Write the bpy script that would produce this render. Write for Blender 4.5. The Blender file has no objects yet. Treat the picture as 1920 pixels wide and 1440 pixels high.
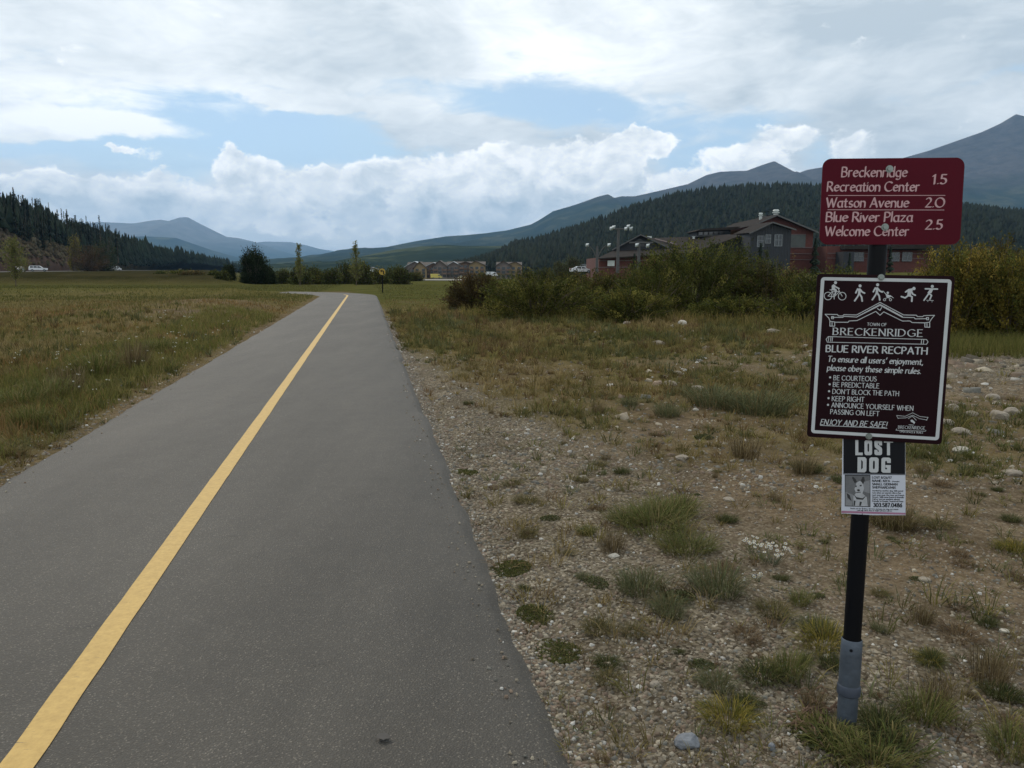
import bpy, math, random
import numpy as np
from mathutils import Vector, Matrix

random.seed(7)
RNG = np.random.default_rng(11)
SC = bpy.context.scene
COL = SC.collection
R = math.radians

# ------------------------------------------------------------------ camera
FPX, CAMH, HORIZON = 1480.0, 1.74, 505.0          # focal length and horizon in the pixels of a 1920 px wide picture
PITCH = math.atan((720 - HORIZON) / FPX)
CT, ST = math.cos(PITCH), math.sin(PITCH)
cam_data = bpy.data.cameras.new('camera')
cam_data.sensor_width = 36.0
cam_data.lens = 36.0 * FPX / 1920
cam_data.clip_start = 0.05
cam_data.clip_end = 60000
cam = bpy.data.objects.new('camera', cam_data)
COL.objects.link(cam)
cam.location = (0, 0, CAMH)
cam.rotation_euler = (math.pi / 2 - PITCH, 0, 0)
SC.camera = cam


def ray(px, py):
    a = (px - 960) / FPX
    b = (720 - py) / FPX
    return np.array([a, CT + b * ST, -ST + b * CT])


def on_ground(px, py, z=0.0):
    r = ray(px, py)
    t = (z - CAMH) / r[2]
    return np.array([r[0] * t, r[1] * t, z])


def at(px, py, Y):
    r = ray(px, py)
    t = Y / r[1]
    return np.array([r[0] * t, Y, CAMH + r[2] * t])


# ------------------------------------------------------------------ render settings
SC.render.engine = 'CYCLES'
SC.view_settings.view_transform = 'Standard'
SC.view_settings.look = 'None'
SC.view_settings.exposure = 0.12
SC.view_settings.gamma = 1.0
SC.view_settings.use_curve_mapping = False
SC.cycles.use_denoising = True
SC.cycles.max_bounces = 6
SC.cycles.diffuse_bounces = 3
SC.cycles.transparent_max_bounces = 6
SC.cycles.volume_bounces = 0

# ------------------------------------------------------------------ sun
SUN_AZ, SUN_EL = R(-32), R(44)          # ahead and to the left, behind the cloud
sun_data = bpy.data.lights.new('sun', 'SUN')
sun_data.energy = 1.5
sun_data.angle = R(10)
sun_data.color = (1.0, 0.90, 0.76)
sun = bpy.data.objects.new('sun', sun_data)
COL.objects.link(sun)
sdir = Vector((math.sin(SUN_AZ) * math.cos(SUN_EL), math.cos(SUN_AZ) * math.cos(SUN_EL), math.sin(SUN_EL)))
sun.rotation_euler = sdir.to_track_quat('Z', 'Y').to_euler()
sun.location = (0, 0, 60)

# ------------------------------------------------------------------ world: nishita sky with procedural cloud layers
world = bpy.data.worlds.new('World')
SC.world = world
world.use_nodes = True
WT = world.node_tree
WT.nodes.clear()


class V:
    """small expression wrapper over shader nodes (float sockets)"""
    def __init__(s, sock): s.k = sock
    def __add__(a, b): return M('ADD', a, b)
    def __radd__(a, b): return M('ADD', a, b)
    def __sub__(a, b): return M('SUBTRACT', a, b)
    def __rsub__(a, b): return M('SUBTRACT', b, a)
    def __mul__(a, b): return M('MULTIPLY', a, b)
    def __rmul__(a, b): return M('MULTIPLY', a, b)
    def __truediv__(a, b): return M('DIVIDE', a, b)


def put(sock, v):
    if isinstance(v, V):
        WT.links.new(v.k, sock)
    elif isinstance(v, bpy.types.NodeSocket):
        WT.links.new(v, sock)
    else:
        sock.default_value = v


def M(op, a, b=0.0, clamp=False):
    n = WT.nodes.new('ShaderNodeMath')
    n.operation = op
    n.use_clamp = clamp
    put(n.inputs[0], a)
    put(n.inputs[1], b)
    return V(n.outputs[0])


def VM(op, a, b=None, c=None):
    n = WT.nodes.new('ShaderNodeVectorMath')
    n.operation = op
    put(n.inputs[0], a)
    if b is not None: put(n.inputs[1], b)
    if c is not None: put(n.inputs[2], c)
    return n.outputs['Value'] if op in ('LENGTH', 'DOT_PRODUCT') else n.outputs[0]


def XYZ(x, y, z=0.0):
    n = WT.nodes.new('ShaderNodeCombineXYZ')
    for i, q in enumerate((x, y, z)): put(n.inputs[i], q)
    return n.outputs[0]


def ramp(v, a, b, c=0.0, d=1.0, kind='SMOOTHSTEP'):
    n = WT.nodes.new('ShaderNodeMapRange')
    n.interpolation_type = kind
    n.clamp = True
    put(n.inputs['Value'], v)
    n.inputs['From Min'].default_value = a
    n.inputs['From Max'].default_value = b
    n.inputs['To Min'].default_value = c
    n.inputs['To Max'].default_value = d
    return V(n.outputs['Result'])


def fbm(vec, scale, detail=5, rough=0.55, dist=0.0, seed=0.0):
    n = WT.nodes.new('ShaderNodeTexNoise')
    n.noise_dimensions = '3D'
    put(n.inputs['Vector'], VM('ADD', vec, (seed, seed * 0.7, seed * 0.31)))
    n.inputs['Scale'].default_value = scale
    n.inputs['Detail'].default_value = detail
    n.inputs['Roughness'].default_value = rough
    n.inputs['Distortion'].default_value = dist
    return V(n.outputs['Fac'])


def mixc(f, a, b):
    n = WT.nodes.new('ShaderNodeMix')
    n.data_type = 'RGBA'
    n.clamp_factor = True
    put(n.inputs[0], f)
    for s, v in ((n.inputs[6], a), (n.inputs[7], b)):
        if isinstance(v, tuple): s.default_value = (*v, 1)
        else: put(s, v)
    return n.outputs[2]


tc = WT.nodes.new('ShaderNodeTexCoord')
gen = VM('NORMALIZE', tc.outputs['Generated'])
sep = WT.nodes.new('ShaderNodeSeparateXYZ')
WT.links.new(gen, sep.inputs[0])
dx, dy, dz = V(sep.outputs[0]), V(sep.outputs[1]), V(sep.outputs[2])
AZ = M('ARCTAN2', dx, dy)
EL = M('ARCSINE', dz)
AE = XYZ(AZ, EL)
DEG = 1.0


def ae(px, py):
    r = ray(px, py)
    r = r / np.linalg.norm(r)
    return math.atan2(r[0], r[1]), math.asin(r[2])


# coordinates warped by noise so that the outlines are ragged
wn = WT.nodes.new('ShaderNodeTexNoise')
put(wn.inputs['Vector'], VM('MULTIPLY', AE, (1.0, 1.7, 1)))
wn.inputs['Scale'].default_value = 9
wn.inputs['Detail'].default_value = 6
wn.inputs['Roughness'].default_value = 0.6
warp = VM('MULTIPLY', VM('SUBTRACT', wn.outputs['Color'], (0.5, 0.5, 0.5)), (0.13, 0.055, 0))
AEW = VM('ADD', AE, warp)
wn2 = WT.nodes.new('ShaderNodeTexNoise')
put(wn2.inputs['Vector'], VM('MULTIPLY', AE, (1.0, 1.25, 1)))
wn2.inputs['Scale'].default_value = 22
wn2.inputs['Detail'].default_value = 7
wn2.inputs['Roughness'].default_value = 0.62
warp2 = VM('MULTIPLY', VM('SUBTRACT', wn2.outputs['Color'], (0.5, 0.5, 0.5)), (0.055, 0.042, 0))
AEC = VM('ADD', AE, warp2)


def blob(co, px, py, rx, ry, amp, hard=0.0):
    a, e = ae(px, py)
    d = VM('SUBTRACT', co, (a, e, 0))
    d = VM('MULTIPLY', d, (FPX / rx, FPX / ry, 0))
    return ramp(VM('LENGTH', d), hard, 1.0, amp, 0.0)


def total(items, op='ADD'):
    t = items[0]
    for q in items[1:]: t = M(op, t, q)
    return t


sky = WT.nodes.new('ShaderNodeTexSky')
sky.sky_type = 'NISHITA'
sky.sun_disc = False
sky.sun_elevation = SUN_EL
sky.sun_rotation = SUN_AZ % (2 * math.pi)
sky.altitude = 2900
sky.air_density = 1.0
sky.dust_density = 1.2
skyc = VM('SCALE', sky.outputs[0])
skyc_node = skyc.node
skyc_node.inputs['Scale'].default_value = 0.13

# high layer on a plane overhead: streaks stretch with perspective
pl = M('ADD', M('MAXIMUM', dz, 0.0), 0.16)
PLN = XYZ(dx / pl, dy / pl, 0.0)
n_big = fbm(VM('MULTIPLY', PLN, (0.55, 0.8, 1)), 0.9, 6, 0.55, 0.4, 3.1)
n_str = fbm(VM('MULTIPLY', AE, (1.0, 3.4, 1)), 5.5, 7, 0.58, 0.5, 9.0)
veil = fbm(VM('MULTIPLY', AE, (1.0, 2.2, 1)), 3.0, 5, 0.5, 0.3, 5.5)

holes = total([blob(AEW, *h) for h in [
    (170, 270, 500, 83, 1.25, .0), (520, 238, 412, 83, 1.3, .0), (360, 320, 325, 81, .7, .0), (700, 290, 287, 94, .8, .0),
    (860, 168, 237, 45, 1.0, .0), (1080, 185, 262, 83, 1.05, .0), (1310, 285, 187, 67, 1.35, .0), (1180, 215, 250, 60, .8, .0),
    (1420, 232, 187, 40, .9, .0), (1540, 292, 77, 64, 1.2, .0), (1900, 138, 100, 20, .9, .0), (930, 215, 187, 54, .7, .0)]])
adds = total([blob(AEW, *h) for h in [
    (100, 228, 280, 34, 1.5, .3), (600, 186, 250, 20, 1.0, .3), (1330, 250, 80, 20, .4, .1), (850, 245, 190, 50, .75, .2)]])
n_fin = fbm(VM('MULTIPLY', AE, (1.0, 2.8, 1)), 17, 8, 0.62, 0.6, 13.0)
cov1 = n_big * 0.8 + n_str * 1.7 + (n_fin - 0.5) * 1.3 - 0.02 - holes * 0.78 + adds
d1 = ramp(cov1, 0.18, 1.08)
n_b2 = fbm(VM('MULTIPLY', AE, (1.0, 2.6, 1)), 4.2, 6, 0.55, 0.6, 21.0)
bright = total([blob(AEW, *h) for h in [
    (110, 110, 420, 190, .6), (300, 210, 420, 60, .5), (640, 175, 330, 60, .6), (1000, 60, 500, 160, .22), (1080, 120, 300, 110, .25),
    (120, 228, 300, 50, .6)]])
dark = total([blob(AEW, *h) for h in [
    (1800, 110, 520, 220, .55), (1560, 230, 260, 90, .35), (620, 20, 500, 60, .1), (1500, 60, 300, 90, .15)]])
s1 = ramp(n_b2 * 3.0 - 1.10 + (n_fin - 0.5) * 1.0 + bright - dark, -0.25, 1.25, 0, 1, 'LINEAR')
c1 = mixc(s1, (0.56, 0.64, 0.70), (1.18, 1.21, 1.21))

# low cumulus
nc = fbm(VM('MULTIPLY', AE, (1.0, 1.35, 1)), 17, 8, 0.6, 0.25, 2.0)
nc_off = fbm(VM('MULTIPLY', VM('ADD', AE, (-0.010, 0.014, 0)), (1.0, 1.35, 1)), 17, 8, 0.6, 0.25, 2.0)
cum = total([blob(AEC, *h) for h in [
    (430, 292, 42, 32, 1, .3), (470, 335, 95, 58, 1.1, .4), (600, 352, 125, 50, 1.1, .5), (605, 322, 60, 26, 1, .4), (330, 350, 80, 45, 1, .4),
    (170, 385, 300, 66, 1.1, .55), (760, 340, 170, 55, 1.05, .5), (930, 330, 220, 75, 1.1, .5), (1100, 318, 150, 75, 1.1, .5),
    (1215, 268, 75, 42, 1.05, .45), (1150, 275, 90, 40, 1.0, .3), (900, 395, 440, 80, 1.0, .4), (450, 395, 280, 70, 1.0, .3), (232, 278, 36, 11, .8, .1),
    (300, 290, 120, 26, .45, .1),
    (1290, 345, 130, 40, .9, .3), (1390, 300, 120, 44, .85, .3), (1480, 258, 90, 34, .85, .2), (1610, 285, 120, 50, .55, .1),
    (1420, 340, 200, 40, .7, .2)]], 'MAXIMUM')
nc_f = fbm(VM('MULTIPLY', AE, (1.0, 1.35, 1)), 46, 7, 0.62, 0.2, 6.0)
dens2 = cum * 0.92 + (nc - 0.5) * 2.3 + (nc_f - 0.5) * 0.4
d2 = ramp(dens2, 0.34, 0.74)
lit = ramp((nc - nc_off) * 3.8 + (nc_f - 0.5) * 0.5 + 0.55, 0.1, 1.0, 0, 1, 'LINEAR')
edge = ramp(dens2, 0.45, 1.15, 0.35, 0.0)
grey2 = total([blob(AEW, *h) for h in [
    (760, 395, 330, 34, .42), (1020, 385, 260, 30, .35), (350, 375, 120, 40, .4), (60, 360, 120, 25, .25), (900, 440, 420, 50, .4),
    (1650, 290, 260, 110, .45), (560, 430, 260, 40, .3), (270, 400, 120, 40, .4)]])
s2 = M('ADD', lit * 0.62 + edge + 0.27, 0 - grey2 * 0.75, clamp=True)
c2 = mixc(s2, (0.52, 0.62, 0.70), (1.32, 1.31, 1.28))

base_col = mixc(veil * 0.75 + 0.25, skyc, (0.64, 0.82, 0.92))
m1 = mixc(d1, base_col, c1)
# thin bright murk low over the valley
low = ramp(EL, 0.035, 0.15, 0.92, 0.0)
n_low = fbm(VM('MULTIPLY', AE, (1.0, 4.5, 1)), 7.0, 6, 0.55, 0.4, 33.0)
murk = mixc(ramp(n_low, 0.36, 0.66), (0.60, 0.70, 0.79), (0.98, 1.02, 1.03))
m1 = mixc(low, m1, murk)
m2 = mixc(d2 * 0.94, m1, c2)
ground_side = ramp(dz, -0.06, 0.0)
final = mixc(ground_side, (0.10, 0.10, 0.085), m2)
bg = WT.nodes.new('ShaderNodeBackground')
WT.links.new(final, bg.inputs['Color'])
bg.inputs['Strength'].default_value = 1.0
wo = WT.nodes.new('ShaderNodeOutputWorld')
WT.links.new(bg.outputs[0], wo.inputs['Surface'])
world.cycles.sampling_method = 'MANUAL'
world.cycles.sample_map_resolution = 512


# ------------------------------------------------------------------ numpy noise
def _hash(ix, iy, s):
    h = (ix.astype(np.int64) * 374761393 + iy.astype(np.int64) * 668265263 + s * 1442695041) & 0xffffffff
    h = ((h ^ (h >> 13)) * 1274126177) & 0xffffffff
    h = h ^ (h >> 16)
    return (h & 0xffff) / 65535.0


def vnoise(x, y, s=0):
    ix, iy = np.floor(x), np.floor(y)
    fx, fy = x - ix, y - iy
    fx = fx * fx * (3 - 2 * fx)
    fy = fy * fy * (3 - 2 * fy)
    a = _hash(ix, iy, s); b = _hash(ix + 1, iy, s); c = _hash(ix, iy + 1, s); d = _hash(ix + 1, iy + 1, s)
    return (a * (1 - fx) + b * fx) * (1 - fy) + (c * (1 - fx) + d * fx) * fy


def nfbm(x, y, s=0, o=4, g=0.5):
    x = np.asarray(x, float); y = np.asarray(y, float)
    t = np.zeros_like(x); a = 1.0; n = 0
    for i in range(o):
        t += a * vnoise(x * 2 ** i + 17.3 * i, y * 2 ** i - 9.1 * i, s + i)
        n += a; a *= g
    return t / n


def sstep(a, b, x):
    t = np.clip((x - a) / (b - a), 0, 1)
    return t * t * (3 - 2 * t)


# ------------------------------------------------------------------ materials
def new_mat(name):
    m = bpy.data.materials.new(name)
    m.use_nodes = True
    nt = m.node_tree
    nt.nodes.clear()
    out = nt.nodes.new('ShaderNodeOutputMaterial')
    bs = nt.nodes.new('ShaderNodeBsdfPrincipled')
    nt.links.new(bs.outputs[0], out.inputs[0])
    return m, nt, bs


def mat(name, col, rough=0.7, var=0.18, scale=6.0, bump=0.0, metal=0.0, attr=False, spec=0.4, bscale=None, transl=0.0):
    m, nt, bs = new_mat(name)
    tcn = nt.nodes.new('ShaderNodeTexCoord')
    no = nt.nodes.new('ShaderNodeTexNoise')
    nt.links.new(tcn.outputs['Object'], no.inputs['Vector'])
    no.inputs['Scale'].default_value = scale
    no.inputs['Detail'].default_value = 5
    mr = nt.nodes.new('ShaderNodeMapRange')
    nt.links.new(no.outputs['Fac'], mr.inputs['Value'])
    mr.inputs['From Min'].default_value = 0.3
    mr.inputs['From Max'].default_value = 0.7
    mr.inputs['To Min'].default_value = 1 - var
    mr.inputs['To Max'].default_value = 1 + var
    vm = nt.nodes.new('ShaderNodeVectorMath')
    vm.operation = 'SCALE'
    if attr:
        at_ = nt.nodes.new('ShaderNodeAttribute')
        at_.attribute_name = 'Col'
        nt.links.new(at_.outputs['Color'], vm.inputs[0])
    else:
        vm.inputs[0].default_value = col
    nt.links.new(mr.outputs[0], vm.inputs['Scale'])
    nt.links.new(vm.outputs[0], bs.inputs['Base Color'])
    bs.inputs['Roughness'].default_value = rough
    bs.inputs['Metallic'].default_value = metal
    bs.inputs['Specular IOR Level'].default_value = spec
    if bump:
        bn = nt.nodes.new('ShaderNodeTexNoise')
        nt.links.new(tcn.outputs['Object'], bn.inputs['Vector'])
        bn.inputs['Scale'].default_value = bscale or scale * 4
        bn.inputs['Detail'].default_value = 6
        bp = nt.nodes.new('ShaderNodeBump')
        bp.inputs['Strength'].default_value = bump
        bp.inputs['Distance'].default_value = 0.02
        nt.links.new(bn.outputs['Fac'], bp.inputs['Height'])
        nt.links.new(bp.outputs[0], bs.inputs['Normal'])
    if transl:
        tr = nt.nodes.new('ShaderNodeBsdfTranslucent')
        nt.links.new(vm.outputs[0], tr.inputs['Color'])
        ms = nt.nodes.new('ShaderNodeMixShader')
        ms.inputs[0].default_value = transl
        nt.links.new(bs.outputs[0], ms.inputs[1])
        nt.links.new(tr.outputs[0], ms.inputs[2])
        out = [n for n in nt.nodes if n.type == 'OUTPUT_MATERIAL'][0]
        nt.links.new(ms.outputs[0], out.inputs[0])
    return m


M_LEAF = mat('leaf', (0, 0, 0), 0.8, 0.12, 3.0, attr=True, spec=0.06, transl=0.3)
M_NEEDLE = mat('needle', (0, 0, 0), 0.9, 0.12, 1.0, attr=True, spec=0.05)
M_BARK = mat('bark', (0.10, 0.075, 0.055), 0.9, 0.25, 8, 0.4)
M_STONE = mat('stone', (0, 0, 0), 0.85, 0.15, 40, 0.25, attr=True, spec=0.3)
M_ROCK = mat('rock', (0, 0, 0), 0.85, 0.22, 9, 0.5, attr=True, spec=0.3)


# ------------------------------------------------------------------ mesh helpers
def link(o, parent=None):
    COL.objects.link(o)
    if parent is not None: o.parent = parent
    return o


def raw_mesh(name, v, f, col=None, smooth=False):
    """v Nx3 array, f MxK array (one K for all faces)"""
    v = np.asarray(v, np.float32)
    f = np.asarray(f, np.int32)
    me = bpy.data.meshes.new(name)
    me.vertices.add(len(v))
    me.vertices.foreach_set('co', v.ravel())
    k = f.shape[1]
    me.loops.add(f.size)
    me.loops.foreach_set('vertex_index', f.ravel())
    me.polygons.add(len(f))
    me.polygons.foreach_set('loop_start', np.arange(len(f), dtype=np.int32) * k)
    me.polygons.foreach_set('loop_total', np.full(len(f), k, np.int32))
    if smooth: me.polygons.foreach_set('use_smooth', np.ones(len(f), bool))
    me.update(calc_edges=True)
    if col is not None:
        a = me.color_attributes.new('Col', 'FLOAT_COLOR', 'POINT')
        c = np.ones((len(v), 4), np.float32)
        c[:, :3] = col
        a.data.foreach_set('color', c.ravel())
    return me


def mesh_obj(name, me, material=None, parent=None):
    if material is not None and not me.materials: me.materials.append(material)
    return link(bpy.data.objects.new(name, me), parent)


class MB:
    """collects polygons of any size into one mesh"""
    def __init__(s): s.v = []; s.f = []
    def poly(s, pts):
        i = len(s.v); s.v += [tuple(p) for p in pts]; s.f.append(tuple(range(i, i + len(pts)))); return s
    def box(s, x0, x1, y0, y1, z0, z1):
        i = len(s.v)
        s.v += [(x, y, z) for z in (z0, z1) for y in (y0, y1) for x in (x0, x1)]
        s.f += [tuple(i + k for k in q) for q in ((0, 2, 3, 1), (4, 5, 7, 6), (0, 1, 5, 4), (2, 6, 7, 3), (0, 4, 6, 2), (1, 3, 7, 5))]
        return s
    def prism(s, pts, y0, y1):
        """outline in x,z extruded from y0 to y1"""
        i = len(s.v); n = len(pts)
        s.v += [(p[0], y0, p[1]) for p in pts] + [(p[0], y1, p[1]) for p in pts]
        s.f += [tuple(range(i, i + n)), tuple(range(i + 2 * n - 1, i + n - 1, -1))]
        s.f += [(i + k, i + n + k, i + n + (k + 1) % n, i + (k + 1) % n) for k in range(n)]
        return s
    def tube(s, pts, rad, n=8, caps=True):
        pts = [Vector(p) for p in pts]
        if not isinstance(rad, (list, tuple)): rad = [rad] * len(pts)
        rings = []
        for k, p in enumerate(pts):
            d = (pts[min(k + 1, len(pts) - 1)] - pts[max(k - 1, 0)]).normalized()
            q = d.to_track_quat('Z', 'Y')
            i = len(s.v)
            for a in range(n):
                t = 2 * math.pi * a / n
                s.v.append(tuple(p + q @ Vector((math.cos(t) * rad[k], math.sin(t) * rad[k], 0))))
            rings.append(i)
        for a, b in zip(rings, rings[1:]):
            for k in range(n): s.f.append((a + k, a + (k + 1) % n, b + (k + 1) % n, b + k))
        if caps:
            s.f.append(tuple(rings[0] + k for k in range(n))[::-1])
            s.f.append(tuple(rings[-1] + k for k in range(n)))
        return s
    def build(s, name, material, parent=None, smooth=False, mw=None):
        me = bpy.data.meshes.new(name)
        me.from_pydata(s.v, [], s.f)
        if mw is not None: me.transform(mw)
        if smooth:
            for p in me.polygons: p.use_smooth = True
            try: me.set_sharp_from_angle(angle=R(40))
            except Exception: pass
        me.update()
        return mesh_obj(name, me, material, parent)


def tag(o, label=None, cat=None, group=None, kind=None):
    if label: o['label'] = label
    if cat: o['category'] = cat
    if group: o['group'] = group
    if kind: o['kind'] = kind
    return o


def empty(name, loc, rz=0.0, label=None, cat=None, group=None):
    o = link(bpy.data.objects.new(name, None))
    o.location = loc
    o.rotation_euler = (0, 0, rz)
    o.empty_display_size = 0.2
    return tag(o, label, cat, group)


def copy_tree(o):
    c = o.copy(); COL.objects.link(c)
    for ch in [k for k in o.children]:
        d = ch.copy(); COL.objects.link(d); d.parent = c
        for g in [k for k in ch.children]:
            e = g.copy(); COL.objects.link(e); e.parent = d
    return c


# ------------------------------------------------------------------ terrain
ROAD_A, ROAD_B, ROAD_Z = -65.8, -0.345, 1.04            # highway: x = A + B*y


def path_x(y): return -1.25 - 0.183 * y


def height(x, y):
    x = np.asarray(x, float); y = np.asarray(y, float)
    z = -0.0092 * np.clip(y - 68, 0, 420) - 0.0005 * np.clip(y - 490, 0, 3000)
    # rise on the right towards the brick building
    r = sstep(12, 45, x - 0.12 * y) * sstep(45, 140, y) * (1 - sstep(600, 1200, y))
    z = z + r * (1.15 + 0.0092 * np.clip(y - 68, 0, 420))
    # highway embankment on the left
    xr = ROAD_A + ROAD_B * y
    yr = (x - ROAD_A) / ROAD_B                             # where the highway passes this x
    t = np.clip((y - 104) / np.maximum(yr - 10 - 104, 12), 0, 1)
    m = 1 - sstep(-0.385, -0.33, x / np.maximum(y, 1))
    emb = t ** 0.85
    z = np.where(y > 60, z * (1 - m * emb) + ROAD_Z * m * emb, z)
    # low bank of bare soil left of the path, gentle unevenness everywhere away from the path
    off = np.abs(x - path_x(y)) - 2.0
    near = sstep(0.0, 1.6, off)
    z = z + 0.42 * np.exp(-(((x + 12.5 + 0.22 * (y - 30)) / 3.6) ** 2)) * np.exp(-(((y - 33) / 10) ** 2)) * near
    z = z + near * (nfbm(x * .35, y * .35, 3, 3) - .5) * 0.14 * (1 - sstep(60, 100, y))
    z = z + near * (nfbm(x * 2.2, y * 2.2, 5, 3) - .5) * 0.035 * (1 - sstep(30, 60, y))
    z = z + .40 * np.exp(-(((y - 57.5) / 3.2) ** 2)) * sstep(17, 21, -x) * (1 - sstep(60, 80, -x))
    z = z - 0.03 * (1 - sstep(0.05, 0.5, off)) * (y < 75)
    return z


def gz(x, y): return float(height(np.array([x]), np.array([y]))[0])


def path_dist(x, y): return x - path_x(y)     # positive on the right of the centre line


def grass_cover(x, y):
    """0 bare ground .. 1 thick grass"""
    d = path_dist(x, y)
    n = nfbm(x * .55, y * .55, 31, 4)
    n2 = nfbm(x * 1.9, y * 1.9, 37, 3)
    strip = np.clip(3.0 - .20 * np.maximum(y - 4, 0), .35, 3.0)
    right = sstep(6.2, 11.5, y + 0.22 * d) * 0.62 + sstep(14, 22, y) * 0.5 - (1 - sstep(0.0, strip * (1 + 1.6 * (n - .5)), d - 1.9)) * 0.9 * (1 - sstep(30, 48, y))
    right = right + (n - .5) * 1.5 + (n2 - .5) * .5
    right = right - 0.9 * np.exp(-(((x - 9.5) / 3.8) ** 2 + ((y - 13.5) / 3.0) ** 2))      # stony patch
    left = 0.9 + (n - .5) * 1.1 + (n2 - .5) * .4 - 0.7 * (1 - sstep(0.0, 0.35 + .5 * n, -d - 1.8))
    left = left - 1.05 * np.exp(-(((x + 12.2 + 0.22 * (y - 30)) / 3.2) ** 2)) * np.exp(-(((y - 32) / 8) ** 2)) * (n2 > .42)
    out_ = np.clip(np.where(d > 0, right, left), 0, 1)
    return np.maximum(out_, sstep(60, 66, y) * .92)


def axis(fine, lim, step, grow):
    a = [0.0]
    s = step
    while a[-1] < lim:
        if a[-1] > fine: s *= grow
        a.append(a[-1] + s)
    return np.array(a)


ax = axis(7, 21000, 0.085, 1.062)
XS = np.concatenate([-ax[:0:-1], ax])
ay = axis(10, 21000, 0.09, 1.034)
ab = axis(1, 300, 0.4, 1.25)
YS = np.concatenate([-ab[:0:-1], ay])
gx, gy = np.meshgrid(XS, YS)
gzv = height(gx, gy)
gv = np.stack([gx, gy, gzv], -1).reshape(-1, 3)
nx_, ny_ = len(XS), len(YS)
ii = (np.arange(ny_ - 1)[:, None] * nx_ + np.arange(nx_ - 1)[None, :]).ravel()
gf = np.stack([ii, ii + 1, ii + 1 + nx_, ii + nx_], -1)
cov = grass_cover(gx, gy).ravel()
dd = path_dist(gx, gy).ravel()
fx_, fy_ = gx.ravel(), gy.ravel()
strip_ = np.clip(3.8 - .2 * np.maximum(fy_ - 4, 0), .5, 3.8)
grav = np.clip((1 - sstep(0.1, 1, (dd - 1.9) / strip_)) * (dd > 0) + np.exp(-(((fx_ - 9.5) / 3.8) ** 2 + ((fy_ - 13.5) / 3.0) ** 2)), 0, 1)
grav = np.clip(grav + (nfbm(fx_ * .9, fy_ * .9, 61, 3) - .5) * .9, 0, 1) * (fy_ < 60)
# colour classes stored per point: R = grass, G = gravel, B = distance class of the green meadow
green = sstep(38, 75, fy_ + .2 * np.abs(dd)) * (dd < 0) + (dd > 0) * sstep(30, 48, fy_)
green = np.clip(green + (nfbm(fx_ * .12, fy_ * .12, 71, 3) - .5) * .7, 0, 1)
emb_m = (sstep(100, 112, fy_) * (1 - sstep(-0.385, -0.33, fx_ / np.maximum(fy_, 1))))
green = green * (1 - .85 * emb_m)
cov = np.maximum(cov, emb_m)
gme = raw_mesh('ground', gv, gf, np.stack([cov, grav, green], -1), True)
_ea = gme.attributes.new('Bank', 'FLOAT', 'POINT')
_ea.data.foreach_set('value', emb_m.astype(np.float32))

m, nt, bs = new_mat('ground_soil')


def gn(nt, typ, **kw):
    n = nt.nodes.new(typ)
    for k, v in kw.items(): setattr(n, k, v)
    return n


def gnoise(nt, vec, scale, detail=4, rough=.55):
    n = nt.nodes.new('ShaderNodeTexNoise')
    nt.links.new(vec, n.inputs['Vector'])
    n.inputs['Scale'].default_value = scale
    n.inputs['Detail'].default_value = detail
    n.inputs['Roughness'].default_value = rough
    return n.outputs['Fac']


def gramp(nt, fac, stops):
    n = nt.nodes.new('ShaderNodeValToRGB')
    nt.links.new(fac, n.inputs[0])
    e = n.color_ramp.elements
    while len(e) < len(stops): e.new(0.5)
    for q, (p, c) in zip(e, stops):
        q.position = p; q.color = (*c, 1)
    return n.outputs[0]


def gmix(nt, f, a, b):
    n = nt.nodes.new('ShaderNodeMix')
    n.data_type = 'RGBA'
    for s, v in ((n.inputs[0], f), (n.inputs[6], a), (n.inputs[7], b)):
        if isinstance(v, (int, float)): s.default_value = v
        elif isinstance(v, tuple): s.default_value = (*v, 1)
        else: nt.links.new(v, s)
    return n.outputs[2]


tcn = gn(nt, 'ShaderNodeTexCoord').outputs['Object']
att = gn(nt, 'ShaderNodeAttribute', attribute_name='Col')
sp = gn(nt, 'ShaderNodeSeparateColor')
nt.links.new(att.outputs['Color'], sp.inputs[0])
soil = gramp(nt, gnoise(nt, tcn, 14, 8, .7), [(.3, (.066, .048, .030)), (.5, (.125, .094, .062)), (.7, (.20, .155, .105))])
vor = gn(nt, 'ShaderNodeTexVoronoi')
nt.links.new(tcn, vor.inputs['Vector'])
vor.inputs['Scale'].default_value = 60
gravc = gramp(nt, vor.outputs['Color'], [(.15, (.058, .048, .036)), (.5, (.13, .112, .085)), (.72, (.185, .162, .125)), (.95, (.32, .29, .24))])
c = gmix(nt, sp.outputs[1], soil, gravc)
fv = gn(nt, 'ShaderNodeTexVoronoi'); nt.links.new(tcn, fv.inputs['Vector']); fv.inputs['Scale'].default_value = 85
fvc = gramp(nt, fv.outputs['Color'], [(.55, (.0, .0, .0)), (.62, (1, 1, 1))])
c = gmix(nt, .35, c, gmix(nt, fvc, c, gravc))
tn = gramp(nt, gnoise(nt, tcn, 1.1, 6, .65), [(.3, (.68, .66, .62)), (.7, (1.25, 1.2, 1.12))])
mm = gn(nt, 'ShaderNodeMix', data_type='RGBA', blend_type='MULTIPLY'); mm.inputs[0].default_value = 1
nt.links.new(c, mm.inputs[6]); nt.links.new(tn, mm.inputs[7]); c = mm.outputs[2]
dry = gramp(nt, gnoise(nt, tcn, 1.3, 8, .7), [(.3, (.065, .054, .020)), (.5, (.11, .088, .034)), (.7, (.165, .128, .055))])
grn = gramp(nt, gnoise(nt, tcn, .5, 8, .7), [(.3, (.046, .050, .015)), (.5, (.072, .073, .023)), (.7, (.100, .094, .034))])
gcol = gmix(nt, sp.outputs[2], dry, grn)
bank_a = gn(nt, 'ShaderNodeAttribute', attribute_name='Bank')
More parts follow.
